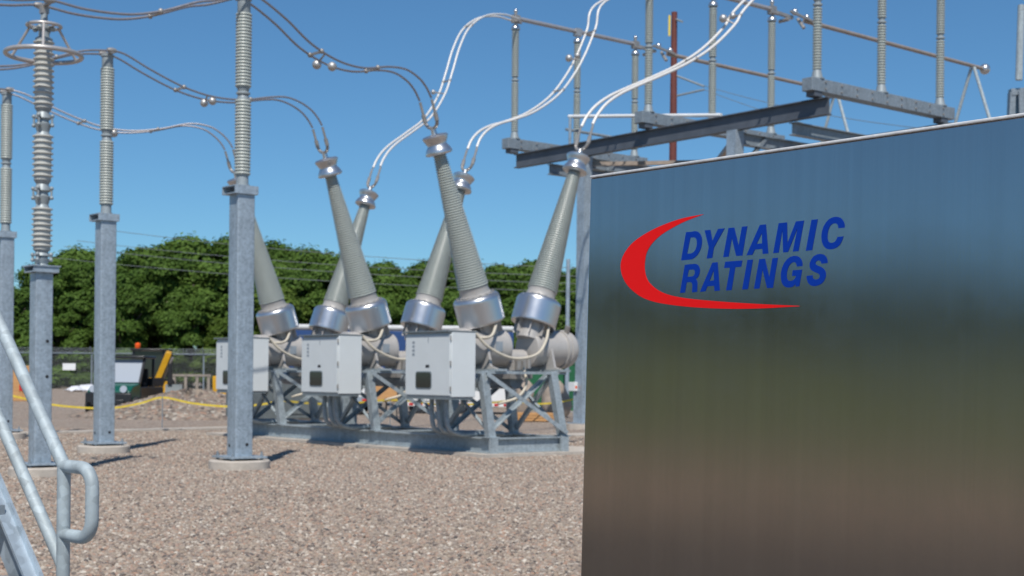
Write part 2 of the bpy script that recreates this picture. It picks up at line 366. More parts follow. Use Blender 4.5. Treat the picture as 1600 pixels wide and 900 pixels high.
# loose stones of the gravel: real stones scattered over the near ground
reg = MB()
def quad(x0a, x1a, Ya, x0b, x1b, Yb): reg.add([camxy(x0a, Ya), camxy(x1a, Ya), camxy(x1b, Yb), camxy(x0b, Yb)], [(0, 1, 2, 3)])
SEG = [(8.8, 13, 780), (13, 18, 720), (18, 24, 600), (24, 31, 430), (31, 40, 260)]
for a, b, dn in SEG: quad(-.46*a-.8, .24*a+1.2, a, -.46*b-.8, .24*b+1.2, b)
stones = reg.build('gravel_stones', 'stone', smooth=0); struct(stones, 'stuff')
at_ = stones.data.attributes.new('dens', 'FLOAT', 'FACE'); at_.data.foreach_set('value', [s_[2] for s_ in SEG])
ng = bpy.data.node_groups.new('scatter_stones', 'GeometryNodeTree')
ng.interface.new_socket('Geometry', in_out='INPUT', socket_type='NodeSocketGeometry'); ng.interface.new_socket('Geometry', in_out='OUTPUT', socket_type='NodeSocketGeometry')
N, L = ng.nodes, ng.links
gi, go = N.new('NodeGroupInput'), N.new('NodeGroupOutput')
ds = N.new('GeometryNodeDistributePointsOnFaces'); na = N.new('GeometryNodeInputNamedAttribute'); na.data_type = 'FLOAT'; na.inputs[0].default_value = 'dens'
L.new(gi.outputs[0], ds.inputs['Mesh']); L.new(na.outputs['Attribute'], ds.inputs['Density'])
jn = N.new('GeometryNodeJoinGeometry')
for k in range(4):
    ic = N.new('GeometryNodeMeshIcoSphere'); ic.inputs['Radius'].default_value = 1; ic.inputs['Subdivisions'].default_value = 2
    sp = N.new('GeometryNodeSetPosition'); nz = N.new('ShaderNodeTexNoise'); nz.noise_dimensions = '4D'; nz.inputs['W'].default_value = k*3.7; nz.inputs['Scale'].default_value = .9
    sb = N.new('ShaderNodeVectorMath'); sb.operation = 'SUBTRACT'; sb.inputs[1].default_value = (.5, .5, .5); L.new(nz.outputs['Color'], sb.inputs[0])
    sc_ = N.new('ShaderNodeVectorMath'); sc_.operation = 'SCALE'; sc_.inputs['Scale'].default_value = 1.5; L.new(sb.outputs[0], sc_.inputs[0])
    L.new(ic.outputs['Mesh'], sp.inputs['Geometry']); L.new(sc_.outputs[0], sp.inputs['Offset'])
    ss = N.new('GeometryNodeSetShadeSmooth'); L.new(sp.outputs[0], ss.inputs['Geometry'])
    sm = N.new('GeometryNodeSetMaterial'); sm.inputs['Material'].default_value = M['stone']; L.new(ss.outputs[0], sm.inputs['Geometry'])
    ti = N.new('GeometryNodeGeometryToInstance'); L.new(sm.outputs[0], ti.inputs[0]); L.new(ti.outputs[0], jn.inputs[0])
ip = N.new('GeometryNodeInstanceOnPoints'); ip.inputs['Pick Instance'].default_value = True
L.new(ds.outputs['Points'], ip.inputs['Points']); L.new(jn.outputs[0], ip.inputs['Instance'])
rr = N.new('FunctionNodeRandomValue'); rr.data_type = 'FLOAT_VECTOR'; rr.inputs[1].default_value = (.5, .5, 6.283); L.new(rr.outputs[0], ip.inputs['Rotation'])
rs = N.new('FunctionNodeRandomValue'); rs.data_type = 'FLOAT_VECTOR'; rs.inputs[0].default_value = (.009, .009, .007); rs.inputs[1].default_value = (.038, .033, .022)
rs.inputs['Seed'].default_value = 5; L.new(rs.outputs[0], ip.inputs['Scale'])
L.new(ip.outputs[0], go.inputs[0])
md = stones.modifiers.new('scatter', 'NODES'); md.node_group = ng

# ------------------------------------------------------------------ brushed steel cabinet with the sign (foreground)
C0 = at(923, 275, 3.55); ANG = math.radians(41.0)
cd = -(FW*math.cos(ANG)-RT*math.sin(ANG))            # along the door, towards the near right
cn = RT*(-math.cos(ANG))-FW*math.sin(ANG)            # out of the door, towards the viewer
ctop = C0.z
crz = math.atan2(cd.y, cd.x); LEAN = -.0215              # the door leans back about one degree
RC = Matrix.Rotation(crz, 3, 'Z') @ Matrix.Rotation(LEAN, 3, 'X'); CL = C0-RC @ Vector((0, 0, ctop)); NC = RC @ Vector((0, -1, 0))
def onpanel(px, py):
    d = ray(px, py); p = CAM+d*((C0-CAM).dot(NC)/d.dot(NC)); q = RC.transposed() @ (p-CL)
    return Vector((q.x, 0, q.z))
cabt = thing('steel_cabinet', 'large brushed stainless steel cabinet with red and blue lettering filling the right foreground', 'cabinet', CL)
cabt.rotation_euler = (LEAN, 0, crz)
# local frame: x along the door, y = into the cabinet (minus cn), z up
LEN, DEP = 1.55, .55
b = MB(); b.box(0, LEN, .0, DEP, .55, ctop-.006); b.build('body', 'stainless', cabt, bevel=.003)
b = MB(); b.box(-.0015, LEN+.0015, -.0025, DEP+.003, ctop-.0055, ctop+.0008); b.build('lid', 'edge', cabt, bevel=.002)
b = MB()
for x in (.06, LEN-.12):
    for y in (.06, DEP-.12): b = MB(); b.box(x, x+.06, y, y+.06, 0, .549); b.build('leg', 'galv', cabt)
def glyph(name, mat, outer, hole=None, smooth=False):
    pts = [onpanel(*p) for p in outer]
    if smooth: pts = spline(pts+[pts[0]], 4)[:-1]
    loops = [pts]+([[onpanel(*p) for p in hole]] if hole else [])
    tri = tessellate_polygon([[Vector((p.x*1000, p.z*1000, 0)) for p in lp] for lp in loops]); allp = [p for lp in loops for p in lp]
    nn = len(allp); vs = [(p.x, -.0009, p.z) for p in allp]+[(p.x, -.0002, p.z) for p in allp]; fs = [tuple(t) for t in tri]
    o = 0
    for lp in loops:
        k = len(lp); fs += [(o+i, o+(i+1) % k, nn+o+(i+1) % k, nn+o+i) for i in range(k)]; o += k
    return MB().add(vs, fs).build(name, mat, cabt, smooth=0)
def z10(ox, oy, pts): return [(ox+x/10, oy+y/10) for x, y in pts]
A1, A2, A3, A4 = (1050, 330), (1190, 325), (1050, 385), (1170, 380)
glyph('letter', 'blue', z10(*A1, [(222, 328), (310, 321), (350, 313), (385, 314), (415, 328), (440, 352), (462, 398), (470, 450), (468, 510), (455, 575), (430, 635), (395, 690), (350, 730), (310, 752), (255, 759), (145, 769)]),
      z10(*A1, [(288, 414), (345, 408), (370, 418), (388, 445), (393, 490), (388, 545), (370, 600), (340, 640), (305, 660), (238, 664)]))
glyph('letter', 'blue', z10(*A1, [(513, 300), (600, 292), (632, 470), (722, 277), (825, 268), (656, 570), (628, 731), (545, 740), (578, 565)]))
glyph('letter', 'blue', z10(*A1, [(886, 263), (973, 256), (1043, 545), (1095, 243), (1178, 235), (1100, 694), (1006, 699), (938, 415), (885, 711), (803, 718)]))
glyph('letter', 'blue', z10(*A1, [(1376, 215), (1468, 206), (1506, 661), (1420, 668), (1415, 588), (1296, 600), (1258, 682), (1166, 690)]), z10(*A1, [(1408, 340), (1411, 503), (1325, 511)]))
glyph('letter', 'blue', z10(*A2, [(270, 238), (398, 225), (405, 552), (540, 210), (665, 197), (578, 674), (490, 682), (565, 310), (415, 688), (340, 695), (328, 330), (268, 698), (184, 706)]))
glyph('letter', 'blue', z10(*A2, [(783, 185), (880, 176), (790, 660), (693, 668)]))
glyph('letter', 'blue', z10(*A2, [(1298, 306), (1300, 270), (1285, 215), (1255, 170), (1215, 145), (1165, 137), (1110, 147), (1055, 175), (1010, 225), (970, 290), (945, 370), (937, 450), (945, 530), (970, 590), (1010, 632), (1060, 648), (1115, 642), (1175, 620), (1225, 575), (1258, 515), (1282, 443), (1188, 453), (1172, 495), (1145, 530), (1105, 546), (1070, 543), (1042, 522), (1030, 475), (1032, 410), (1045, 345), (1070, 285), (1105, 250), (1145, 238), (1180, 248), (1198, 275), (1202, 316)]))
glyph('letter', 'blue', z10(*A3, [(203, 290), (270, 280), (360, 273), (400, 285), (425, 315), (437, 360), (434, 410), (418, 460), (395, 495), (372, 508), (390, 535), (398, 570), (392, 711), (316, 718), (322, 610), (318, 580), (300, 558), (230, 562), (205, 720), (128, 727)]),
      z10(*A3, [(262, 368), (335, 360), (356, 375), (362, 405), (354, 440), (330, 468), (242, 477)]))
glyph('letter', 'blue', z10(*A3, [(634, 255), (712, 247), (748, 690), (668, 698), (663, 615), (552, 624), (525, 702), (440, 710)]), z10(*A3, [(655, 368), (660, 532), (587, 540)]))
glyph('letter', 'blue', z10(*A3, [(835, 240), (1100, 220), (1082, 318), (990, 326), (932, 683), (848, 688), (910, 332), (817, 338)]))
glyph('letter', 'blue', z10(*A3, [(1182, 212), (1266, 205), (1187, 668), (1100, 673)]))
glyph('letter', 'blue', z10(*A4, [(167, 250), (252, 241), (322, 540), (373, 235), (456, 228), (378, 696), (288, 702), (217, 405), (167, 708), (84, 713)]))
glyph('letter', 'blue', z10(*A4, [(838, 358), (840, 310), (825, 260), (795, 220), (750, 200), (705, 198), (650, 215), (600, 252), (555, 310), (522, 390), (505, 470), (505, 550), (518, 615), (545, 660), (585, 688), (635, 693), (690, 680), (737, 637), (730, 678), (790, 672), (835, 413), (690, 424), (677, 512), (742, 510), (725, 550), (695, 580), (655, 592), (620, 585), (598, 555), (592, 510), (600, 440), (622, 370), (655, 320), (695, 296), (730, 300), (748, 325), (753, 364)]))
glyph('letter', 'blue', z10(*A4, [(1232, 310), (1230, 265), (1212, 215), (1175, 180), (1125, 167), (1070, 175), (1015, 205), (975, 260), (953, 320), (955, 375), (975, 415), (1020, 445), (1080, 470), (1108, 490), (1113, 520), (1095, 555), (1055, 570), (1020, 562), (1000, 540), (998, 502), (905, 512), (910, 565), (930, 620), (970, 660), (1025, 672), (1085, 660), (1140, 632), (1180, 585), (1205, 520), (1205, 460), (1180, 405), (1130, 370), (1075, 350), (1045, 330), (1043, 305), (1060, 280), (1095, 268), (1125, 280), (1140, 320)]))
B5, B6, B7 = (960, 325), (960, 410), (1100, 420)
up = z10(*B5, [(1395, 98), (1280, 118), (1150, 142), (1000, 180), (840, 235), (680, 300), (520, 382), (380, 470), (270, 560), (185, 665), (130, 765), (103, 860)])
lo = z10(*B6, [(100, 80), (108, 145), (128, 215), (168, 300), (230, 385), (310, 460), (410, 533), (520, 583), (660, 625), (830, 655), (1000, 678), (1200, 698), (1400, 711)])+z10(*B7, [(0, 611), (200, 620), (450, 626), (700, 624), (1000, 615), (1250, 600), (1497, 586)])
bk = z10(*B7, [(1497, 579), (1250, 568), (1000, 557), (700, 541), (400, 522), (150, 503), (0, 490)])+z10(*B6, [(1200, 570), (1000, 541), (850, 506), (720, 455), (610, 380), (530, 295), (490, 200), (475, 110), (473, 40)])+z10(*B5, [(482, 800), (495, 730), (525, 655), (575, 575), (650, 490), (760, 400), (900, 315), (1060, 230), (1230, 160), (1395, 100)])
def sm2(pts): return [(p.x, p.y) for p in spline([Vector((x, y, 0)) for x, y in pts], 3)]
def even(pts, n):                                            # n points evenly spaced along a polyline
    L_ = [0]
    for p, q in zip(pts, pts[1:]): L_.append(L_[-1]+math.hypot(q[0]-p[0], q[1]-p[1]))
    f = np.linspace(0, L_[-1], n); return list(zip(np.interp(f, L_, [p[0] for p in pts]), np.interp(f, L_, [p[1] for p in pts])))
NS = 110; oa = [onpanel(*p) for p in even(sm2(up+lo), NS)]; ob = [onpanel(*p) for p in even(sm2(bk)[::-1], NS)]
vs = [(p.x, y_, p.z) for y_ in (-.0009, -.0002) for p in oa+ob]; N2 = 2*NS
fs = [(i, i+1, NS+i+1, NS+i) for i in range(NS-1)]+[(i, i+1, N2+i+1, N2+i) for i in range(NS-1)]+[(NS+i, NS+i+1, N2+NS+i+1, N2+NS+i) for i in range(NS-1)]
MB().add(vs, fs).build('swoosh', 'red', cabt, smooth=0)

# ------------------------------------------------------------------ handrail and stair (near left)
P0 = at(100, 735, 5.4); hr = thing('handrail', 'grey galvanised pipe handrail with a rounded end loop at the lower left', 'handrail', (P0.x, P0.y, 0))
ra = .0255
T0 = at(98, 728, 5.4); T1 = at(-2, 507, 5.75); dT = (T1-T0)
hd = Vector((dT.x, dT.y, 0)).normalized(); ed = -hd
pz = T0.z
mb = MB(); mb.cyl((P0.x, P0.y, .0), (P0.x, P0.y, pz+.0), ra, 16); mb.build('post', 'galv_rail', hr, world=True)
LP = .205; zb = pz-.263
def arc(c, a, b, r, k=6): return [c+a*(r*math.sin(math.pi/2*i/k))+b*(r*(1-math.cos(math.pi/2*i/k))) for i in range(k+1)]
zz = Vector((0, 0, 1)); base = Vector((P0.x, P0.y, pz)); rr_ = .075
lp = [base+dT*1.9, base+dT*.02, base+ed*.012]
lp += arc(base+ed*(LP-rr_), ed, -zz, rr_)
lp += arc(base+ed*LP-zz*(.263-rr_), -zz, -ed, rr_)
lp += [base-zz*.263+ed*.01]
mb = MB(); mb.tube([base, base+dT*1.9], ra, 16); mb.build('top_rail', 'galv_rail', hr, world=True)
mb = MB(); mb.tube([base+ed*.004]+lp[3:], ra*.99, 16); mb.build('end_loop', 'galv_rail', hr, world=True)
L0 = Vector((P0.x, P0.y, at(97, 885, 5.4).z)); mb = MB(); mb.tube([L0, L0+dT*1.9], ra*.97, 16); mb.build('mid_rail', 'galv_rail', hr, world=True)
p2 = base+dT*1.8; mb = MB(); mb.cyl((p2.x, p2.y, .9), p2, ra, 16); mb.build('post', 'galv_rail', hr, world=True)
S0 = at(24, 860, 5.4); st = thing('metal_stair', 'pale metal stair stringer sloping up at the bottom left corner below the handrail', 'stair', (S0.x, S0.y, 0))
sd_ = dT.normalized(); q0 = Vector((base.x, base.y, .0))+hd*.02; off = S0-(Vector((P0.x, P0.y, 0))); sdir2 = dT/dT.xy.length
q = Vector((S0.x, S0.y, S0.z)); qa = q-sdir2*((q.z-.08)/sdir2.z); qb = q+sdir2*1.6
side = Vector((-hd.y, hd.x, 0))
mb = MB(); mb.bar(qa, qb, .01, .20); mb.bar(qa+Vector((0, 0, .1))+side*.025, qb+Vector((0, 0, .1))+side*.025, .06, .012); mb.build('stringer', 'galv', st, world=True)
mb = MB(); mb.bar(qa+side*.75, qb+side*.75, .01, .20); mb.build('stringer', 'galv', st, world=True)
for i in range(9):
    t = (i+.7)/9.5; c = qa.lerp(qb, t); mb = MB(); mb.bar(c+side*.03, c+side*.74, .24, .035); mb.build('tread', 'galv_dark', st, world=True)

lt = qb+Vector((0, 0, .06))
mb = MB(); mb.bar(lt+side*.375, lt+hd*1.2+side*.375, .80, .05); mb.build('landing', 'galv_dark', st, world=True)
for a_ in (.12, 1.1):
    for b_ in (.05, .7): p_ = lt+hd*a_+side*b_; mb = MB(); mb.bar((p_.x, p_.y, 0), (p_.x, p_.y, lt.z-.026), .08, .08, hd); mb.build('support_post', 'galv', st, world=True)
# ------------------------------------------------------------------ bus supports (column + post insulator)
def ped(parent, r=.51, z=.16): MB().lathe([(r, -.1), (r, z-.02), (r-.02, z)], seg=36).build('footing', 'conc', parent)
def station_post():
    t = thing('bus_support', 'x', 'bus support', group='bus supports carrying the incoming lines')
    ped(t)
    m = MB(); m.box(-.34, .34, -.34, .34, .195, .225); m.build('base_plate', 'galv', t)
    m = MB()
    for sx in (-.27, .27):
        for sy in (-.27, .27): m.cyl((sx, sy, .15), (sx, sy, .30), .016, 8); m.cyl((sx, sy, .226), (sx, sy, .255), .03, 6); m.cyl((sx, sy, .161), (sx, sy, .19), .03, 6)
    m.build('anchor_bolt', 'galv_dark', t)
    m = MB(); m.rbox(-.16, .16, -.16, .16, .226, 4.62, .02); m.build('column', 'galv', t)
    for z in (.42,): 
        m = MB(); m.lathe([(.001, 0), (.028, .0), (.028, .004)], (.05, -.1605, z), (0, -1, 0), 10); m.build('drain_hole', 'black', t)
        m = MB(); m.lathe([(.001, 0), (.028, .0), (.028, .004)], (-.1605, .06, z-.02), (-1, 0, 0), 10); m.build('drain_hole', 'black', t)
    m = MB(); m.box(-.24, .2, -.2, .26, 4.622, 4.64); m.box(-.24, .2, -.2, .26, 4.745, 4.763); m.box(-.24, .2, -.2, -.185, 4.64, 4.745); m.box(-.24, .2, .245, .26, 4.64, 4.745); m.build('cap_channel', 'galv', t)
    m = MB(); m.lathe([(.13, 4.764), (.13, 4.79), (.105, 4.795), (.1, 4.95)], seg=20); m.build('base_fitting', 'castgrey', t)
    for z0, z1 in ((4.95, 6.22), (6.43, 7.68)):
        MB().lathe(sheds(23, .121, .138, z0, z1, .72), seg=24).build('insulator', 'porcelain', t, smooth=40)
    m = MB(); m.lathe([(.1, 6.22), (.1, 6.27), (.085, 6.3), (.118, 6.32), (.118, 6.345), (.085, 6.365), (.1, 6.39), (.1, 6.43)], seg=20); m.build('middle_fitting', 'castgrey', t)
    m = MB(); m.lathe([(.1, 7.68), (.11, 7.7), (.11, 7.9), (.13, 7.905), (.13, 7.94)], seg=20); m.build('top_fitting', 'castgrey', t)
    m = MB()
    for y in (-.2, .2): m.lathe([(.04, -.09), (.055, -.03), (.055, .03), (.04, .09)], (0, y, 8.0), (1, 0, 0), 10)
    m.bar((0, -.24, 7.955), (0, .24, 7.955), .08, .03); m.build('conductor_clamp', 'hardware', t)
    return t
POSTS = [(11.38, 21.33), (11.36, 26.95), (11.68, 33.6)]
sp_ = station_post(); sp_.location = (*POSTS[0], 0); sp_['label'] = 'tall bus support with its ribbed insulator, nearest one, standing left of the breakers'
copy_thing(sp_, (*POSTS[1], 0), 'bus support between the surge arrester and the nearest bus support, in front of green vehicle')
copy_thing(sp_, (*POSTS[2], 0), 'farthest bus support, cut by the left edge of the photograph').scale = (1, 1, 1.035)

# ------------------------------------------------------------------ surge arrester
ar = thing('surge_arrester', 'stacked surge arrester topped by two round grading rings on a square steel column', 'surge arrester', (8.0, 21.41, 0))
ped(ar, .46, .15)
m = MB(); m.box(-.3, .3, -.3, .3, .185, .21); m.build('base_plate', 'galv', ar)
m = MB()
for sx in (-.24, .24):
    for sy in (-.24, .24): m.cyl((sx, sy, .14), (sx, sy, .28), .015, 8); m.cyl((sx, sy, .211), (sx, sy, .238), .028, 6)
m.build('anchor_bolt', 'galv_dark', ar)
MB().rbox(-.135, .135, -.135, .135, .211, 3.16, .02).build('column', 'galv', ar)
for z in (.75, 1.55, 2.1):
    MB().lathe([(.001, 0), (.026, 0), (.026, .004)], (.05, -.1355, z), (0, -1, 0), 10).build('bolt_hole', 'black', ar)
m = MB(); m.box(-.2, .2, -.2, .2, 3.162, 3.18); m.box(-.22, .22, -.22, .22, 3.25, 3.27); m.box(-.2, .2, -.2, -.18, 3.18, 3.25); m.box(-.2, .2, .18, .2, 3.18, 3.25); m.build('cap_channel', 'galv', ar)
def joint(z0, z1):
    h = z1-z0; m = MB(); m.lathe([(.11, z0), (.09, z0+.12*h), (.115, z0+.3*h), (.125, z0+.42*h), (.09, z0+.46*h), (.085, z0+.56*h), (.125, z0+.62*h), (.11, z0+.75*h), (.09, z0+.85*h), (.13, z1)], seg=20)
    for i in range(4):
        a = math.pi/4+math.pi/2*i; c, s = math.cos(a), math.sin(a)
        m.cyl((c*.145, s*.145, z0+.3*h), (c*.145, s*.145, z0+.75*h), .016, 6); m.sphere((c*.15, s*.15, z0+.36*h), .032, 8, 6); m.sphere((c*.15, s*.15, z0+.7*h), .032, 8, 6)
    m.build('unit_joint', 'castgrey', ar)
joint(3.271, 3.52); joint(4.17, 4.60); joint(5.30, 5.72)
for z0, z1, k in ((3.52, 4.17, 8), (4.60, 5.30, 8), (5.72, 6.76, 12)):
    MB().lathe(sheds(k, .128, .158, z0, z1, .4), seg=28).build('insulator', 'porcelain_light', ar, smooth=40)
m = MB(); m.lathe([(.13, 6.76), (.13, 6.80), (.085, 6.83), (.08, 6.93), (.11, 6.95), (.11, 7.0), (.06, 7.02), (.05, 7.2)], seg=20)
for i in range(4):
    a = math.pi/4+math.pi/2*i; m.sphere((.14*math.cos(a), .14*math.sin(a), 6.95), .045, 8, 6)
m.build('top_fitting', 'castgrey', ar)
MB().torus((0, 0, 6.55), .56, .036, 48, 12).build('grading_ring', 'ring', ar, smooth=80)
MB().torus((0, 0, 7.0), .25, .026, 36, 10).build('grading_ring', 'ring', ar, smooth=80)
for a in (-1.95, .14, 2.24):
    c, s = math.cos(a), math.sin(a); MB().cyl((.25*c, .25*s, 6.99), (.545*c, .545*s, 6.56), .022, 8).build('strut', 'ring', ar)
for a in (.9, -1.1, 2.9):
    c, s = math.cos(a), math.sin(a); MB().bar((.09*c, .09*s, 6.97), (.25*c, .25*s, 7.0), .04, .012).build('ring_bracket', 'ring', ar)
m = MB(); m.box(-.06, .06, -.05, .05, 7.19, 7.3); m.bar((0, -.2, 7.32), (0, .2, 7.32), .07, .04)
for y in (-.2, .2): m.lathe([(.035, -.08), (.05, -.03), (.05, .03), (.035, .08)], (0, y, 7.36), (1, 0, 0), 10)
m.build('line_terminal', 'hardware', ar)

ar.scale = (1, 1, .99)
# ------------------------------------------------------------------ circuit breaker
slab = MB(); slab.box(16.95, 20.9, 21.75, 33.6, -.1, .07); slab.build('concrete_slab', 'conc'); struct(bpy.data.objects['concrete_slab'])
sk = thing('breaker_skid', 'long low steel I-beam skid under the three circuit breaker poles', 'steel skid', (18.3, 27.3, .07))
MB().ibeam((17.35, 22.02, .072), (17.35, 33.0, .072), .2, .31).build('rail', 'frame', sk, world=True, smooth=0)
MB().ibeam((19.22, 22.02, .072), (19.22, 33.0, .072), .2, .31).build('rail', 'frame', sk, world=True, smooth=0)
for y in (22.08, 23.66, 26.23, 27.81, 30.38, 31.96): MB().ibeam((17.36, y, .075), (19.21, y, .075), .16, .3).build('cross_beam', 'frame', sk, world=True, smooth=0)
m = MB(); m.box(17.25, 17.45, 21.96, 22.012, .072, .382); m.build('end_plate', 'frame', sk, world=True)
m = MB(); m.box(19.12, 19.32, 21.96, 22.012, .072, .382); m.build('end_plate', 'frame', sk, world=True)
m = MB(); m.cyl((18.5, 22.7, 1.52), (18.5, 32.2, 1.52), .17, 18); m.build('linkage_housing', 'galv_dark', sk, world=True)
for y in (24.95, 29.1): m = MB(); m.box(18.32, 18.68, y-.04, y+.04, .39, 1.4); m.build('housing_stand', 'frame', sk, world=True)
SA, CA_ = math.sin(math.radians(18.6)), math.cos(math.radians(18.6))
def breaker_pole():
    t = thing('breaker_pole', 'x', 'circuit breaker', group='circuit breaker poles in a row')    # origin on the skid centre, x=18.42, z=0
    m = MB(); m.lathe([(.33, -1.42), (.385, -1.39), (.385, -1.34), (.385, -.25), (.385, -.19), (.375, -.165), (.30, -.15)], (0, 0, 2.2), (1, 0, 0), 36)
    m.build('tank', 'tank', t, smooth=30)
    m = MB(); m.cyl((-.2, 0, 1.99), (.4, 0, 1.99), .19, 18); m.box(-.1, .26, -.3, .3, 1.74, 1.9); m.build('link_chamber', 'tank', t)
    m = MB(); m.lathe([(.30, .50), (.375, .515), (.385, .54), (.385, .60), (.385, 1.32), (.385, 1.36), (.42, 1.37), (.42, 1.42), (.40, 1.43), (.40, 1.47), (.42, 1.48), (.42, 1.54), (.385, 1.55), (.385, 1.58), (.385, 1.63), (.36, 1.67), (.12, 1.70)], (0, 0, 2.2), (1, 0, 0), 36)
    m.build('tank', 'tank', t, smooth=40)
    m = MB(); m.cyl((1.6, -.12, 2.42), (1.76, -.12, 2.42), .05, 10); m.cyl((1.45, -.2, 2.56), (1.45, -.25, 2.7), .06, 8); m.build('gas_fitting', 'hardware', t)
    m = MB(); m.box(-.62, -.44, -.392, -.38, 2.12, 2.32); m.build('rating_plate', 'plate', t)
    for s in (-1, 1):
        d = Vector((s*SA, 0, CA_)); o = Vector((s*.51, 0, 2.2))
        m = MB(); m.lathe([(.29, .2), (.29, .62)], o, d, 24)
        for k in range(8):
            a = 2*math.pi*k/8; e1 = Vector((CA_*s, 0, -SA)); r_ = e1*math.cos(a)+Vector((0, 1, 0))*math.sin(a)
            m.bar(o+d*.28+r_*.33, o+d*.6+r_*.33, .1, .018, d.cross(r_))
        m.build('nozzle', 'tank', t)
        c = MB(); c.lathe([(.30, .56), (.475, .53), (.485, .545), (.485, .58), (.485, .99), (.485, 1.025), (.48, 1.05), (.465, 1.08), (.44, 1.105), (.41, 1.115), (.30, 1.116)], o, d, 48); c = c.build('transformer_can', 'alu', t, smooth=40)
        m = MB()
        for k in range(16):
            a = 2*math.pi*k/16; e1 = Vector((CA_*s, 0, -SA)); r_ = e1*math.cos(a)+Vector((0, 1, 0))*math.sin(a); m.cyl(o+d*1.11+r_*.385, o+d*1.145+r_*.385, .018, 6)
        m.build('bolt_ring', 'hardware', c)
        MB().lathe([(.34, 1.116), (.34, 1.15), (.315, 1.155), (.30, 1.28), (.31, 1.30)], o, d, 28).build('flange', 'tank', t)
        MB().lathe(sheds(54, .302, .326, 1.30, 4.05, .70, .117, .138), o, d, 28).build('bushing', 'porcelain', t, smooth=40)
        c = MB(); c.lathe([(.12, 4.05), (.23, 4.058), (.272, 4.08), (.278, 4.105), (.245, 4.18), (.2, 4.25), (.195, 4.27), (.225, 4.33), (.262, 4.405), (.264, 4.425), (.23, 4.455), (.06, 4.475), (.05, 4.6)], o, d, 32)
        c = c.build('corona_cap', 'alu', t, smooth=50)
        e = o+d*4.59; m = MB()
        pts = [e+Vector((0, .2*math.sin(a), 0))+d*(.16-.16*math.cos(a)) for a in [math.radians(x) for x in range(-100, 101, 20)]]
        m.tube(pts, .036, 8)
        for y in (-.2, .2):
            yv = Vector((0, y, 0)); m.cyl(e+yv+d*.14, e+yv+d*.3, .045, 8); m.cyl(e+yv+d*.3, e+yv+d*.56, .027, 8)
        m.build('terminal_fork', 'hardware', c)
    # saddles and frame
    for x in (-.82, .88):
        m = MB(); m.prism([Vector((x-.03, -.39, 2.2)), Vector((x-.03, .39, 2.2)), Vector((x-.03, .5, 1.82)), Vector((x-.03, .72, 1.76)), Vector((x-.03, -.72, 1.76)), Vector((x-.03, -.5, 1.82))], (.06, 0, 0)); m.build('saddle', 'tank', t)
        MB().box(x-.14, x+.14, -.84, .84, 1.715, 1.758).build('saddle_beam', 'frame', t)
    X0, X1, x0, x1 = -1.06, .80, -.82, .66
    legs = {}
    for sx, sy in ((0, -1), (1, -1), (0, 1), (1, 1)):
        xb, xt = ((-1.07, -1.30+.0) if sx == 0 else (.82, .60))
        xb, xt = ((-1.06, -1.28) if sx == 0 else (.84, .60)); yb, yt = sy*.80, sy*.72
        if sx == 0: xt = -1.22
        m = MB(); m.bar((xb, yb, .386), (xt, yt, 1.715), .17, .15, (0, 1, 0)); m.box(xb-.14, xb+.14, yb-.12, yb+.12, .3835, .40); m.build('leg', 'frame', t, smooth=0); legs[sx, sy] = (Vector((xb, yb, .45)), Vector((xt, yt, 1.66)))
    m = MB(); m.box(-1.35, .95, -.78, -.66, 1.66, 1.714); m.build('frame_beam', 'frame', t); m = MB(); m.box(-1.35, .95, .66, .78, 1.66, 1.714); m.build('frame_beam', 'frame', t)
    for sy in (-1, 1):
        dy = Vector((0, .045*sy, 0))+Vector((0, sy*.085, 0))
        for a, b_, k in (((0, sy), (1, sy), -1), ((1, sy), (0, sy), 1)):
            MB().angle(legs[a][0]+dy*k, legs[b_][1]+dy*k, .085, .012, (0, 1, 0), k).build('brace', 'frame', t, smooth=0)
    for sx in (0, 1):
        dx = Vector((.03, 0, 0))
        for a, b_, k in (((sx, -1), (sx, 1), -1), ((sx, 1), (sx, -1), 1)):
            MB().angle(legs[a][0]+dx*k, legs[b_][1]+dx*k, .08, .012, (1, 0, 0), k).build('brace', 'frame', t, smooth=0)
    # control cabinet on the -x side
    cx0, cx1, cy0, cy1, cz0, cz1 = -2.02, -1.43, -.77, .77, 1.19, 2.47
    cb = MB(); cb.box(cx0, cx1, cy0, cy1, cz0, cz1); cb = cb.build('control_cabinet', 'cab', t, bevel=.012)
    dr = MB(); dr.box(cx0-.035, cx0-.003, cy0+.015, cy1-.01, cz0+.03, cz1-.05); dr = dr.build('door', 'cab', cb, bevel=.008)
    m = MB(); wy, wz = .12, cz0+.33; m.rbox(-.25, .25, -.15, .15, 0, .012, .05, 4)
    m.v = [(cx0-.036-p[2], wy+p[0], wz+p[1]) for p in m.v]; m.build('window', 'window', dr)
    m = MB()
    m.rbox(-.275, .275, -.175, .175, 0, .008, .06, 4); m.v = [(cx0-.0352-p[2], wy+p[0], wz+p[1]) for p in m.v]; m.build('window_frame', 'cab_trim', dr)
    m = MB(); m.box(cx0-.042, cx0-.036, -.07, .05, cz0+.585, cz0+.635); m.build('latch', 'black', dr)
    m = MB()
    for k in range(4): m.box(cx0-.039, cx0-.036, .44, .52, cz0+.82+k*.08, cz0+.87+k*.08)
    m.box(cx0-.041, cx0-.036, -.04, -.02, cz1-.2, cz1-.1); m.build('nameplate', 'plate', dr)
    m = MB()
    for k in (0.12, .62, 1.12): m.cyl((cx0-.03, cy0-.004, cz0+k), (cx0-.03, cy0-.004, cz0+k+.09), .016, 8)
    m.build('hinge', 'hardware', cb)
    m = MB(); m.box(cx0-.08, cx1+.03, cy0-.004, cy1+.05, cz1+.002, cz1+.03); m.build('roof', 'cab_trim', cb)
    m = MB(); m.box(cx0-.02, cx1-.05, cy0+.02, cy1-.02, cz0-.05, cz0-.002); m.build('sill', 'cab_trim', cb)
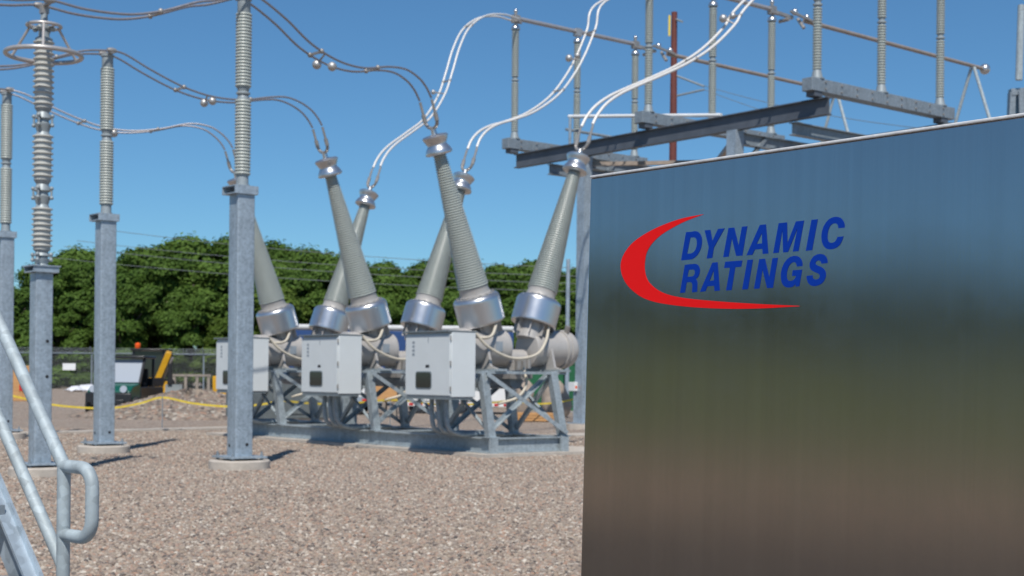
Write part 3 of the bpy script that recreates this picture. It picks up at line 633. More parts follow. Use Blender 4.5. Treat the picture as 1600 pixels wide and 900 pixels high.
    for y in (-.5, .5): MB().bar((cx1+.002, y, cz0+.2), (-1.02, y*1.2, 1.3), .06, .06).build('cabinet_bracket', 'frame', t)
    # conduits
    def hose(pts, r=.032, mat='hose'): MB().tube(spline(pts, 6), r, 8).build('conduit', mat, t, smooth=80)
    hose([(-1.3, -.55, 2.5), (-1.0, -.62, 2.2), (-.4, -.66, 1.98), (.25, -.62, 2.06), (.62, -.5, 2.35), (.82, -.36, 2.72)])
    hose([(-1.3, -.45, 2.42), (-1.05, -.55, 2.38), (-.8, -.5, 2.45), (-.62, -.4, 2.7)])
    hose([(.02, -.5, 1.8), (.0, -.62, 1.45), (-.22, -.6, 1.18), (-.6, -.45, 1.05)], .03)
    for y in (-.25, .0, .25): hose([(-1.75, y, 1.15), (-1.75, y, .85), (-1.68, y, .55), (-1.4, y, .44), (-1.0, y, .44), (-.3, y, .44)], .05, 'frame')
    m = MB(); m.box(-.2, .4, -.34, .34, 1.56, 1.72); m.box(-.1, 0., -.45, -.36, 1.74, 1.98); m.box(.06, .12, -.44, -.37, 1.76, 1.94); m.cyl((.22, -.42, 1.78), (.22, -.42, 2.0), .05, 8); m.build('mechanism', 'hardware', t)
    return t
bp_ = breaker_pole(); bp_.location = (18.42, 22.9, 0); bp_['label'] = 'nearest circuit breaker pole with two leaning bushings, right beside the steel cabinet'
POLEY = [22.9, 27.03, 31.18]
copy_thing(bp_, (18.42, POLEY[1], 0), 'middle of the three circuit breaker poles, its grey control cabinet fully in view')
copy_thing(bp_, (18.42, POLEY[2], 0), 'farthest circuit breaker pole, partly hidden behind the nearest bus support')

# ------------------------------------------------------------------ disconnect switches on the tall steel gantry
SWY = [36.3, 30.0, 23.72]; GX = 29.45
gt = thing('steel_gantry', 'high galvanised I-beam gantry carrying the disconnect switches', 'gantry', (32, 30, 0))
for x in (GX, 35.0): MB().ibeam((x, 23.35, 8.52), (x, 37.0 if x > 30 else 36.25, 8.52), .22, .46, .03, .022).build('girder', 'beam_dark' if x < 30 else 'galv_dark', gt, world=True, smooth=0)
for y in (32.85, 26.6):
    for x in (GX, 35.0):
        MB().ibeam((x, y, .2), (x, y, 8.515), .3, .32).build('column', 'galv', gt, world=True, smooth=0) if False else MB().box(x-.17, x+.17, y-.17, y+.17, .2, 8.515).build('column', 'galv', gt, world=True)
        MB().box(x-.34, x+.34, y-.34, y+.34, .165, .199).build('base_plate', 'galv', gt, world=True)
        MB().lathe([(.55, -.1), (.55, .16)], (x, y, 0), seg=28).build('footing', 'conc', gt, world=True)
for y in (24.6, 26.6, 32.85, 34.6): MB().ibeam((GX+.03, y, 8.15), (34.97, y, 8.15), .22, .34).build('cross_beam', 'galv_dark', gt, world=True, smooth=0)
for y0, y1 in ((26.6, 32.85), (32.85, 26.6)): MB().angle((GX+.1, y0, 8.3+(.1 if y0 < 30 else 0)), (34.9, y1, 8.3+(.1 if y0 < 30 else 0)), .14, .02).build('plan_brace', 'tubebrown', gt, world=True, smooth=0)
for y in (26.6, 32.85): MB().bar((GX, y-.02, 7.2), (GX+1.3, y-.02, 8.5), .1, .1).build('knee_brace', 'galv_dark', gt, world=True)
def switch():
    t = thing('disconnect_switch', 'x', 'disconnect switch', group='disconnect switches on the gantry')     # origin: first insulator foot (x along the beam)
    m = MB(); m.box(-.42, 6.0, -.02, -.0, -.02, -.02+.0001) if False else None
    m = MB(); m.box(-.40, 6.0, -.17, .17, -.36, -.02); m.build('base_beam', 'galv_dark', t, bevel=.01)
    m = MB()
    for k in range(9): m.cyl((.15+k*.66, -.172, -.1), (.15+k*.66, -.2, -.1), .03, 6); m.cyl((.15+k*.66, -.172, -.28), (.15+k*.66, -.2, -.28), .03, 6)
    m.build('bolt', 'hardware', t)
    for x in (-.1, 5.55): MB().box(x-.16, x+.16, -.14, .14, -.49, -.362).build('packer', 'beam_dark', t)
    for i, x in enumerate((0, 2.75, 5.5)):
        MB().lathe([(.2, -.019), (.2, .01), (.15, .02), (.11, .22)], (x, 0, 0), seg=18).build('pedestal', 'castgrey', t)
        for z0, z1 in ((.22, 1.86), (2.04, 3.62)):
            MB().lathe(sheds(22, .098, .124, z0, z1, .66), (x, 0, 0), seg=16).build('insulator', 'porcelain', t, smooth=40)
        MB().lathe([(.09, 1.86), (.08, 1.9), (.125, 1.92), (.125, 1.96), (.08, 1.99), (.09, 2.04)], (x, 0, 0), seg=16).build('middle_fitting', 'castgrey', t)
        MB().lathe([(.15, 3.62), (.155, 3.65), (.12, 3.74), (.06, 3.78), (.06, 3.84)], (x, 0, 0), seg=18).build('top_fitting', 'alu', t)
        m = MB(); m.box(x-.13, x+.13, -.09, .09, 3.84, 4.1)
        if i != 1: m.cyl((x, 0, 4.1), (x, 0, 4.2), .05, 8); m.cyl((x-.16, -.1, 3.86), (x+.16, -.1, 3.86), .05, 8)
        m.build('terminal_clamp', 'hardware' if i != 1 else 'alu_dull', t)
        if i != 1: MB().sphere((x, 0, 4.24), .075, 12, 8).build('corona_ball', 'alu', t, smooth=80)
    MB().cyl((.1, 0, 4.0), (5.4, 0, 4.0), .072, 12).build('blade_tube', 'tubegrey', t)
    m = MB(); m.bar((5.55, 0, 3.95), (6.5, 0, 3.9), .1, .1); m.cyl((6.1, -.2, 3.75), (6.1, .2, 3.75), .06, 8); m.bar((6.3, -.1, 4.06), (7.4, -.1, 3.92), .07, .07); m.cyl((6.9, -.16, 3.6), (6.9, .1, 3.95), .06, 8); m.build('hinge_jaw', 'hardware', t)
    for p, r in (((6.75, .1, 4.15), .11), ((7.35, .1, 4.08), .1)): MB().sphere(p, r, 12, 8).build('corona_ball', 'alu', t, smooth=80)
    MB().cyl((7.1, 0, 3.9), (17.5, 0, 3.84), .07, 12).build('bus_tube', 'tubebrown', t)
    MB().sphere((17.6, 0, 3.84), .2, 16, 10).build('corona_ball', 'alu', t, smooth=80)
    return t
sw = switch(); sw.location = (29.4, SWY[0], 9.5); sw['label'] = 'disconnect switch at the far left end of the gantry, its three insulators wholly in view'
copy_thing(sw, (29.4, SWY[1], 9.5), 'middle disconnect switch on the gantry, its brown bus tube ending in a silver ball')
copy_thing(sw, (29.4, SWY[2], 9.5), 'disconnect switch at the near right end of the gantry, insulators cut by the top edge')
# far support structure of the bus tubes
sf = thing('bus_tube_support', 'slender V-shaped pipe legs holding the far ends of the bus tubes', 'support frame', (46.2, 30, 0))
MB().ibeam((46.2, 21.5, 9.0), (46.2, 38.5, 9.0), .3, .4).build('girder', 'galv_dark', sf, world=True, smooth=0)
for y in (22.5, 37.5): MB().box(46.02, 46.38, y-.18, y+.18, 0, 8.995).build('column', 'galv', sf, world=True)
for y in SWY:
    for k in (-1, 1): MB().cyl((46.2, y+k*.06, 13.28), (46.2, y+k*1.35, 9.41), .06, 10).build('pipe_leg', 'galv_rail', sf, world=True)
a_ = thing('lattice_bracket', 'grey steel post and bracket at the upper right edge behind the cabinet', 'support frame', (46, 21.6, 0))
p_ = at(1592, 125, 52); MB().cyl(p_, at(1596, 8, 52), .13, 10).build('post', 'galv_rail', a_, world=True)
for (x0, y0), (x1, y1), wd in (((1578, 145), (1606, 143), .35), ((1596, 145), (1598, 240), .55), ((1581, 145), (1577, 240), .3)): MB().bar(at(x0, y0, 52.3), at(x1, y1, 52.3), wd, wd*.7, RT).build('bracket_plate', 'galv_dark', a_, world=True)
p_ = at(1590, 200, 52.3); MB().box(p_.x-.3, p_.x+.3, p_.y-.3, p_.y+.3, 0, p_.z).build('column', 'galv', a_, world=True)
op = MB(); op.cyl(at(889, 182, 46.5), at(1127, 180, 42.2), .06, 10); op = tag(op.build('operating_pipe', 'white', smooth=40), 'pale straight operating pipe crossing in front of the switch insulators', 'pipe')
hp = thing('operating_rod', 'thin vertical grey rod hanging beside the gantry end at the nearest breaker bushing', 'rod', at(891, 182, 46.4))
MB().cyl(at(891, 183, 46.4), at(890, 244, 46.4), .05, 8).build('rod', 'galv', hp, world=True)
MB().cyl(at(884, 202, 46.4), at(1000, 222, 47.5), .05, 8).build('lever', 'galv_dark', hp, world=True)

# ------------------------------------------------------------------ conductors: pairs of lines between posts, breakers and switches
def pair(label, path, mat, spacers=(), balls=(), gap=.2, r=.021, fork=None):
    """path: list of 3-D points; two lines `gap` either side along y"""
    t = thing('conductor_pair', label, 'overhead line', path[0], group='twin conductors between the equipment')
    pts = spline(path, 6); L_ = [(pts[i+1]-pts[i]).length for i in range(len(pts)-1)]; tot = sum(L_)
    def atf(f):
        d = f*tot
        for i, l_ in enumerate(L_):
            if d <= l_: return pts[i].lerp(pts[i+1], d/l_)
            d -= l_
        return pts[-1]
    for s in (-1, 1): MB().tube([p+Vector((0, s*gap, 0)) for p in pts], r, 8).build('conductor', mat, t, smooth=80, world=True)
    for f in spacers:
        p = atf(f); m = MB(); m.bar(p-Vector((0, gap, 0)), p+Vector((0, gap, 0)), .04, .04)
        for s in (-1, 1): m.sphere(p+Vector((0, s*gap, 0)), .048, 8, 6)
        m.build('spacer', 'hardware', t, world=True)
    for px, py, s, r_ in balls:
        f0 = min(range(len(pts)), key=lambda i: (px-proj(pts[i])[0])**2+(py-proj(pts[i])[1])**2)
        q = pts[f0]; Y = (q-CAM).dot(FW); c = at(px, py, Y)
        MB().sphere(c, r_, 14, 10).build('corona_ball', 'alu_dull', t, smooth=80, world=True)
        m = MB(); m.tube([c, q+Vector((0, s*gap, 0))], .018, 6); m.build('ball_stem', 'hardware', t, world=True)
    return t
def proj(p):
    q = p-CAM; Y = q.dot(FW); u, v = F*q.dot(RT)/Y, F*q.z/Y
    return PX+cr*u+sr*v, PY-(-sr*u+cr*v)
def bt(i, s, k=5.18): return Vector((18.42+s*(.51+SA*k), POLEY[i], 2.2+CA_*k))
def dn(i, s): return [bt(i, s, 5.6), bt(i, s)]
PT = [Vector((*p, z)) for p, z in zip(POSTS, (8.0, 8.0, 8.28))]
def via(p0, p1, pix): return [onplane(x, y, p0, p1) for x, y in pix]
AT = Vector((8, 21.41, 7.29))
pair('twin dark line from the nearest bus support over the surge arrester to the left', [*via(AT-Vector((8, .4, 0)), AT, [(-260, -40), (-120, -10), (-40, -1), (20, 4)]), AT]+via(AT, PT[0], [(120, 17), (165, 24), (205, 26), (250, 20), (300, 7), (335, 3)])+[PT[0]], 'conductor', (.93*.8,))
e = bt(0, -1); pair('twin dark line from the nearest bus support down to the nearest breaker bushing', [PT[0], *via(PT[0], e, [(405, 6), (440, 35), (478, 72), (520, 98), (560, 109), (598, 107), (625, 111), (645, 124), (657, 139)]), bt(0, -1)], 'conductor', (.36, .66), [(495, 101, -1, .085), (519, 104, 1, .085)])
pair('twin dark line running left from the second bus support behind the surge arrester', [*via(PT[1]+Vector((-7, -.2, 0)), PT[1], [(-140, 95), (-60, 105), (0, 106), (40, 102), (85, 91), (125, 82)]), PT[1]], 'conductor', (.7,))
e = bt(1, -1); pair('twin dark line from the second bus support down to the middle breaker pole', [PT[1], *via(PT[1], e, [(190, 88), (230, 112), (280, 138), (325, 153), (370, 158), (415, 154), (440, 154), (462, 162), (479, 174), (489, 186)]), bt(1, -1)], 'conductor', (.32, .62), [(319, 161, -1, .085), (332, 158, 1, .085)])
pair('twin dark line running left from the farthest bus support out of the photograph', [PT[2]+Vector((-6, -.3, -.1)), PT[2]+Vector((-3, -.15, -.25)), PT[2]+Vector((-1, -.05, -.08)), PT[2]], 'conductor')
e = bt(2, -1); pair('twin line from the farthest bus support to the farthest breaker pole', [PT[2], *via(PT[2], e, [(35, 149), (70, 166), (120, 188), (160, 201), (200, 206), (245, 203), (290, 195), (320, 199), (338, 209), (351, 222)]), bt(2, -1)], 'conductor', (.33, .64), [(178, 208, 1, .10)])
w0 = [Vector((29.4, y, 13.45)) for y in SWY]
e = bt(0, 1); pair('twin white line rising from the nearest breaker pole across the gantry to the top edge', [e, *via(e, w0[2], [(925, 181), (939, 164), (960, 149), (985, 137), (1020, 122), (1065, 101), (1105, 75), (1140, 40), (1165, 5)]), w0[2]+Vector((0, 0, -.1))], 'conductor_new', (.38, .58), [(1130, 29, -1, .10), (1145, 25, 1, .08)], .18, .034)
e = bt(1, 1); pair('twin white line rising from the middle breaker pole to the top edge', [e, *via(e, w0[1], [(744, 217), (756, 204), (773, 195), (797, 188), (830, 175), (865, 150), (890, 118), (908, 85), (924, 45), (938, 5)]), w0[1]+Vector((0, 0, -.1))], 'conductor_new', (.4, .62), [(889, 91, -1, .10), (902, 87, 1, .08)], .18, .03)
e = bt(2, 1); pair('twin white line arching from the farthest breaker pole to the far left switch', [e, *via(e, w0[0], [(594, 249), (603, 236), (617, 223), (642, 205), (668, 184), (690, 148), (702, 112), (713, 75), (728, 45), (752, 27), (780, 24)]), w0[0]], 'conductor_new', (.45, .66), [(677, 144, -1, .07)], .17, .03)

# ------------------------------------------------------------------ background: red pole, wires, fence, vehicles
pb = camxy((1048-800)/F*95, 95); ph = thing('line_pole', 'dark rust red steel pole standing behind the gantry', 'utility pole', (pb.x, pb.y, 0))
zt = at(1051, 19, 95).z
MB().lathe([(.36, 0), (.20, zt), (.12, zt+.02)], (0, 0, 0), seg=18).build('shaft', 'rust', ph)
m = MB(); q = at(1046, 40, 94.6); m.bar(q+Vector((0, 0, -.7)), q+Vector((0, 0, .7)), .14, .04, FW); m.build('marker_board', 'tape', ph, world=True)
for (x0, y0), (x1, y1) in (((1056, 118), (1100, 135)), ((1056, 150), (1100, 140)), ((1056, 30), (1066, 34))): MB().cyl(at(x0, y0, 95), at(x1, y1, 93.5), .07, 8).build('insulator_arm', 'castgrey', ph, world=True)
for lb, a, c, sag in (('upper of two faint wires leaving the red pole to the right', (1100, 134, 93.5), (1700, 215, 70), .8), ('lower of two faint wires leaving the red pole to the right', (1100, 140, 93.5), (1700, 275, 70), .8)):
    A_, C_ = at(*a), at(*c); m = MB(); m.tube([A_.lerp(C_, i/12)-Vector((0, 0, sag*4*(i/12)*(1-i/12))) for i in range(13)], .02, 5); tag(m.build('power_line', 'wire', smooth=80), lb, 'wire')
for lb, a, c in (('topmost pale wire crossing in front of the wood', (150, 357, 108), (1000, 422, 88)), ('second pale wire from the top crossing in front of the wood', (120, 376, 108), (1000, 434, 88)), ('third pale wire from the top crossing in front of the wood', (100, 385, 108), (1000, 446, 88)),
                 ('lowest pale wire crossing in front of the wood', (60, 400, 108), (1000, 458, 88))):
    A_, C_ = at(*a), at(*c); m = MB(); m.tube([A_.lerp(C_, i/12)-Vector((0, 0, .5*4*(i/12)*(1-i/12))) for i in range(13)], .021, 5); tag(m.build('power_line', 'wire', smooth=80), lb, 'wire')
# fence
FY = 100; fz = .42
fn = thing('chain_link_fence', 'grey chain link fence with barbed wire arms in front of the wood', 'fence', camxy(-20, FY, fz))
xa, xb = -52, 62; Hf = 2.55
W = MB()
st_ = .11
nx = int((xb-xa)/st_)
for k in range(nx):
    for s in (-1, 1):
        x = xa+k*st_; q0 = camxy(x, FY, fz); q1 = camxy(x+s*Hf*.75, FY, fz+Hf); hw = RT*.0045
        W.add([q0-hw, q0+hw, q1+hw, q1-hw], [(0, 1, 2, 3)])
W = W.build('chain_link', 'fencewire', fn, smooth=0, world=True); W['kind'] = 'stuff'
MB().cyl(camxy(xa, FY, fz+Hf), camxy(xb, FY, fz+Hf), .055, 8).build('top_rail', 'galv_dark', fn, world=True)
for k in range(3): MB().cyl(camxy(xa, FY-.12-.12*k, fz+Hf+.12+.12*k), camxy(xb, FY-.12-.12*k, fz+Hf+.12+.12*k), .012, 5).build('barbed_wire', 'galv_dark', fn, world=True)
x = -51.5+.35
PXP = [-29.86+7.95*k for k in range(-3, 12)]
for x in PXP:
    m = MB(); m.cyl(camxy(x, FY+.02, fz-.2), camxy(x, FY+.02, fz+Hf), .06, 8); m.cyl(camxy(x, FY+.02, fz+Hf), camxy(x, FY-.4, fz+Hf+.45), .035, 6); m.build('post', 'galv_dark', fn, world=True)
q = at(108, 573, FY-.15); m = MB(); sw_, sh_ = .46, .24
m.prism([q+RT*x_+Vector((0, 0, z_)) for x_, z_ in ((-sw_, -sh_), (sw_, -sh_), (sw_, sh_), (-sw_, sh_))], FW*.03)
tag(m.build('fence_sign', 'white', smooth=0), 'small blank looking white sign on the chain link fence', 'sign')
# concrete trench cover across the gravel
a, b2 = gnd(60, 678), gnd(420, 668); a2, b3 = a-(b2-a)*.6, b2
m = MB(); dv = (b2-a).normalized(); nv = Vector((-dv.y, dv.x, 0))
for k in range(14):
    p0 = a2+(b3-a2)*(k/14); p1 = a2+(b3-a2)*((k+.985)/14); m = MB(); m.prism([p0-nv*.35, p1-nv*.35, p1+nv*.35, p0+nv*.35], Vector((0, 0, .05+random.uniform(0, .008))))
    if k == 0: tr_ = thing('trench_cover', 'low pale concrete cable trench lids in a line across the gravel on the left', 'trench cover', a2); 
    m.build('concrete_lid', 'conc', tr_, world=True, smooth=0)
c_ = gnd(903, 680); m = MB(); m.box(c_.x-.9, c_.x+1.6, c_.y-.9, c_.y+.2, -.05, .05); struct(m.build('concrete_pad', 'conc'))
# gravel mound
mc = at(292, 615, 52); mc.z = 0
vs, fs = [], []; NR, NA = 44, 150
rng = np.random.RandomState(3)
for i in range(NR+1):
    for j in range(NA):
        rr0 = i/NR; a = 2*math.pi*j/NA; X = 4.4*rr0*math.cos(a); Yc = 3.8*rr0*math.sin(a)
        h = .86*(1-rr0**1.6)**1.15*(1+.12*math.sin(3*a+1)+.08*math.sin(5*a)) if rr0 < 1 else -.05
        h += rng.uniform(-.045, .045)*(rr0 < .98)
        p = RT*X+FW*Yc; vs.append((mc.x+p.x, mc.y+p.y, h+gz(mc)))
fs = [(i*NA+j, i*NA+(j+1) % NA, (i+1)*NA+(j+1) % NA, (i+1)*NA+j) for i in range(NR) for j in range(NA)]
struct(MB().add(vs, fs).build('gravel_mound', 'rubble', smooth=70))
# caution tape
def tape(label, pts, stakes):
    t = thing('caution_tape', label, 'barrier tape', pts[0])
    P = spline(pts, 5); m = MB()
    for i in range(len(P)-1): m.add([P[i]-zz*.03, P[i+1]-zz*.03, P[i+1]+zz*.03, P[i]+zz*.03], [(0, 1, 2, 3)])
    m.build('tape', 'tape', t, world=True, smooth=60)
    for s in stakes: MB().cyl((s.x, s.y, 0), s+zz*.06, .014, 6).build('stake', 'galv_dark', t, world=True)
TY = 41.5
tape('yellow caution tape strung on thin stakes in front of the gravel mound', [at(-20, 610, TY), at(22, 619, TY), at(80, 632, TY), at(140, 637.5, TY), at(180, 637, TY), at(220, 630, TY), at(254, 621, TY), at(300, 630, TY), at(352, 635, TY), at(400, 633, TY), at(440, 626, TY)], [at(-20, 610, TY), at(254, 621, TY), at(440, 626, TY)])
tape('yellow caution tape seen through the legs of the breaker frames', [at(440, 626, TY+.2), at(500, 631, 43), at(560, 629, 44), at(610, 625, 45), at(650, 628, 46), at(700, 633, 47), at(760, 630, 48), at(800, 626, 49), at(830, 631, 49.5), at(870, 629, 50), at(905, 622, 50)], [at(610, 625, 45), at(905, 622, 50)])

def wheel(t, c, r, wdt, ax, rim='galv_dark', name='wheel'):
    ax = Vector(ax).normalized(); c = Vector(c)
    k = MB(); k.lathe([(r*.55, -wdt/2), (r*.93, -wdt/2), (r, -wdt*.36), (r, wdt*.36), (r*.93, wdt/2), (r*.55, wdt/2)], c, ax, 22, False); k = k.build(name, 'black', t)
    MB().lathe([(.02, -wdt*.42), (r*.3, -wdt*.40), (r*.56, -wdt*.3), (r*.56, wdt*.3), (r*.3, wdt*.40), (.02, wdt*.42)], c, ax, 18).build('rim', rim, k)
# utility vehicle: local x = across (to the right), -y = front, towards the viewer
uy = 52.5; up_ = camxy((198-800)/F*uy, uy); ug = .02
ut = thing('utility_vehicle', 'small dark green utility vehicle with a black roof and shiny windscreen parked behind the mound', 'utility vehicle', (up_.x, up_.y, ug), rz=-TH-.13); ut.scale = (1.13, 1.13, 1.13)
m = MB(); m.prism([Vector((-.72, y, z)) for y, z in ((-1.4, .62), (-1.45, .8), (-1.2, .98), (-.55, 1.08), (-.5, .5), (-1.3, .5))], (1.44, 0, 0)); m.build('hood', 'greenpaint', ut, bevel=.03)
m = MB(); m.prism([Vector((-.76, y, z)) for y, z in ((-1.5, .45), (-1.5, .74), (-1.42, .78), (-1.3, .4))], (1.52, 0, 0)); m.box(-.55, .55, -1.56, -1.48, .36, .55); m.build('bumper', 'blackpaint', ut, bevel=.02)
m = MB(); m.box(-.74, .74, -.6, 1.35, .42, .95); m.build('body', 'blackpaint', ut, bevel=.02)
m = MB(); m.box(-.72, .72, .5, 1.4, .96, 1.25); m.build('cargo_bed', 'blackpaint', ut)
m = MB(); m.prism([Vector((-.66, y, z)) for y, z in ((-.62, 1.1), (-.24, 1.85), (-.22, 1.84), (-.6, 1.09))], (1.32, 0, 0)); m.build('windshield', 'windshield', ut, smooth=0)
m = MB(); m.box(-.78, .78, -.42, .62, 1.88, 1.97); m.build('roof', 'blackpaint', ut, bevel=.03)
for s in (-.71, .71):
    m = MB(); m.bar((s, -.64, 1.05), (s, -.22, 1.9), .07, .07); m.bar((s, .5, .95), (s, .5, 1.9), .07, .07); m.build('roll_bar', 'blackpaint', ut)
    MB().lathe([(.02, -.03), (.11, -.02), (.12, .02)], (s*.72, -1.46, .88), (0, -1, .25), 12).build('headlight', 'windshield', ut)
    for y in (-1.0, .85): wheel(ut, (s*1.02, y, .32), .32, .26, (1, 0, 0))
m = MB(); m.box(-.55, .55, .1, .45, .95, 1.1); m.box(-.55, .55, .38, .48, 1.1, 1.55); m.build('seat', 'black', ut)
# backhoe
by = 65; bp2 = camxy((236-800)/F*by, by); bg2 = gz(bp2)
bh = thing('backhoe', 'yellow backhoe with a black cab, orange beacon and folded digging arm', 'backhoe', (bp2.x, bp2.y, bg2), rz=-TH+.08)
m = MB(); m.box(-.55, .55, -1.0, 2.4, .6, 1.15); m.build('chassis', 'yellow', bh, bevel=.03)
m = MB(); m.box(-.72, .72, -.7, .9, 1.16, 1.22); m.build('cab_floor', 'blackpaint', bh)
for sx in (-.7, .7):
    for sy in (-.68, .88): MB().bar((sx, sy, 1.22), (sx*.95, sy, 2.52), .1, .1, (0, 1, 0)).build('cab_pillar', 'blackpaint', bh)
m = MB(); m.box(-.8, .8, -.85, 1.0, 2.52, 2.62); m.build('cab_roof', 'blackpaint', bh, bevel=.03)
for sx in (-.69, .69): MB().box(sx-.01, sx+.01, -.62, .82, 1.3, 2.5).build('window', 'window', bh)
MB().box(-.62, .62, -.69, -.67, 1.3, 2.5).build('window', 'window', bh)
MB().lathe([(.11, 2.62), (.13, 2.66), (.13, 2.82), (.06, 2.88)], (-.5, -.6, 0), seg=14).build('beacon', 'orange', bh)
for sx in (-.85, .85): wheel(bh, (sx, -.2, .62), .62, .42, (1, 0, 0), 'yellow'); wheel(bh, (sx, 2.0, .42), .42, .3, (1, 0, 0), 'yellow')
m = MB(); m.bar((.36, -1.3, .8), (1.08, -1.6, 2.45), .26, .48, (0, 1, .3)); m.build('boom', 'yellow', bh, bevel=.02)
m = MB(); m.bar((1.14, -1.62, 2.42), (1.1, -1.5, 1.0), .18, .24, (0, 1, 0)); m.build('dipper', 'blackpaint', bh, bevel=.02)
m = MB(); m.cyl((.75, -1.35, 1.2), (1.25, -1.75, 2.2), .06, 8); m.build('ram', 'hardware', bh)
m = MB(); m.prism([Vector((.9, y, z)) for y, z in ((-1.9, .3), (-1.5, .2), (-1.2, .45), (-1.2, .85), (-1.5, 1.0), (-1.6, .6))], (.75, 0, 0)); m.build('bucket', 'grime', bh)
m = MB(); m.box(.05, .95, -1.35, -1.0, .45, 1.15); m.box(.15, .75, -1.5, -1.3, .6, 1.3); m.build('swing_post', 'yellow', bh, bevel=.03)
# timber rack, plywood crate, sheets
tk = thing('timber_rack', 'grey weathered timber rack standing by the fence right of the backhoe', 'timber rack', camxy((300-800)/F*80, 80, gz(camxy(-18, 80))), rz=-TH)
for x in (-1.0, -.35, .3, .95): MB().box(x-.08, x+.08, -.06, .06, 0, 1.25).build('upright', 'woodgrey', tk)
for z in (.25, 1.15): MB().box(-1.1, 1.1, -.09, -.062, z, z+.13).build('slat', 'woodgrey', tk)
ck = thing('plywood_crate', 'orange brown plywood crate at the far left behind the handrail', 'crate', camxy((36-800)/F*70, 70, gz(camxy(-24, 70))), rz=-TH+.2)
MB().box(-.55, .55, -.5, .5, 0, 1.75).build('panel', 'wood', ck, bevel=.02)
for x in (-.5, 0, .5): MB().box(x-.05, x+.05, -.545, -.502, 0, 1.7).build('batten', 'wood', ck)
MB().box(-.1, .2, -.56, -.548, .5, .8).build('label_patch', 'redpaint', ck)
for lb, px, py, Y, s in (('larger crumpled white plastic sheet lying on the gravel near the fence', 136, 620, 92, 1.), ('smaller crumpled white sheet lying left of the larger one', 117, 622, 90, .75)):
    c = at(px, py, Y); zc = gz(c); vs = []; rg = np.random.RandomState(px)
    for i in range(7):
        for j in range(7): 
            ee = min(i, 6-i, j, 6-j); vs.append(tuple(Vector((c.x, c.y, zc))+RT*((i-3)*.26*s)+FW*((j-3)*.3*s)+zz*(.02+min(ee, 2)*.16*s+rg.uniform(0, .12))))
    tag(MB().add(vs, [(i*7+j, i*7+j+1, i*7+j+8, i*7+j+7) for i in range(6) for j in range(6)]).build('plastic_sheet', 'whitecloth', smooth=70), lb, 'plastic sheet')
# vehicles and stores behind the breakers
Yy = 55; c = camxy((352-800)/F*Yy, Yy, gz(camxy(0, Yy))); ym = thing('site_machine', 'yellow machine mostly hidden behind the farthest control cabinet and nearest bus support', 'machine', c, rz=-TH)
m = MB(); m.prism([Vector((x_, 0, z_)) for x_, z_ in ((-.5, 1.0), (-.42, .68), (.9, .62), (1.1, .8), (1.1, 1.5), (-.5, 1.5))], (0, 1.2, 0)); m.build('body', 'yellow', ym, bevel=.03)
for x in (-.05, .8): wheel(ym, (x, .1, .34), .34, .24, (0, 1, 0)); wheel(ym, (x, 1.1, .34), .34, .24, (0, 1, 0))
def cb_box(px0, px1, Y, z0, z1, dep):   # extents in the photographer's axes -> local box of a thing turned by -TH
    return (px0-800)/F*Y, (px1-800)/F*Y
Yt = 58; c = camxy((708-800)/F*Yt, Yt, 0); g0 = gz(c)
wt = thing('service_truck', 'white service truck with red and white reflectors seen through the breaker legs', 'truck', (c.x, c.y, g0-.1), rz=-TH)
m = MB(); m.box(-2.36, 2.36, 0, 2.0, .62, 1.42); m.build('body', 'white', wt, bevel=.04)
m = MB(); m.box(-2.34, 2.34, -.02, -.002, .42, .6); m.build('bumper', 'white', wt)
m = MB(); m.box(-2.3, -.2, .1, 1.9, 1.43, 1.55); m.build('rack', 'white', wt)
m = MB(); m.box(-.15, 1.6, .1, 1.9, 1.425, 2.1); m.build('cab', 'white', wt, bevel=.06)
m = MB(); m.box(0, 1.5, .088, .098, 1.5, 2.0); m.build('window', 'window', wt)
for k in range(12):
    x = -2.2+k*.39; MB().box(x, x+.18, -.032, -.022, .45, .55).build('reflector', 'redpaint', wt)
for x in (-1.45, .35): wheel(wt, (x, .22, .40), .38, .25, (0, 1, 0)); wheel(wt, (x, 1.78, .40), .38, .25, (0, 1, 0))
for x in (-1.5, -.5, .6, 1.5): MB().box(x, x+.02, -.006, -.001, .66, 1.38).build('door_gap', 'cab_trim', wt)
Yb = 67; c = camxy((628-800)/F*Yb, Yb, gz(camxy(0, Yb)))
tl = thing('box_trailer', 'long blue trailer with a white roof behind the breaker tanks', 'trailer', c, rz=-TH)
m = MB(); m.box(-5.4, 5.3, 0, 2.4, 1.5, 3.6); m.build('body', 'bluepaint', tl, bevel=.03)
m = MB(); m.box(-5.45, 5.35, -.06, 2.46, 3.602, 3.88); m.build('roof', 'pale_grey', tl, bevel=.12)
for k in range(14): MB().box(-5.2+k*.78, -5.12+k*.78, -.04, -.002, 1.52, 3.58).build('rib', 'bluepaint', tl)
m = MB(); m.box(-5.2, 5.2, .2, .35, 1.2, 1.5); m.box(-5.2, 5.2, 2.05, 2.2, 1.2, 1.5); m.build('chassis', 'blackpaint', tl)
for x in (-4.4, -3.4, 4.2):
    for y in (.2, 2.2): wheel(tl, (x, y, .5), .5, .3, (0, 1, 0))
Yf = 56; c = camxy((535-800)/F*Yf, Yf, gz(camxy(0, Yf)))
fb = thing('flatbed_trailer', 'grey flatbed trailer with small loose items behind the middle breaker pole', 'trailer', c, rz=-TH)
m = MB(); m.box(-1.5, 1.9, 0, 1.8, .55, .7); m.build('deck', 'woodgrey', fb); m = MB(); m.box(-1.5, 1.9, -.03, -.002, .5, .72); m.build('edge_rail', 'galv', fb)
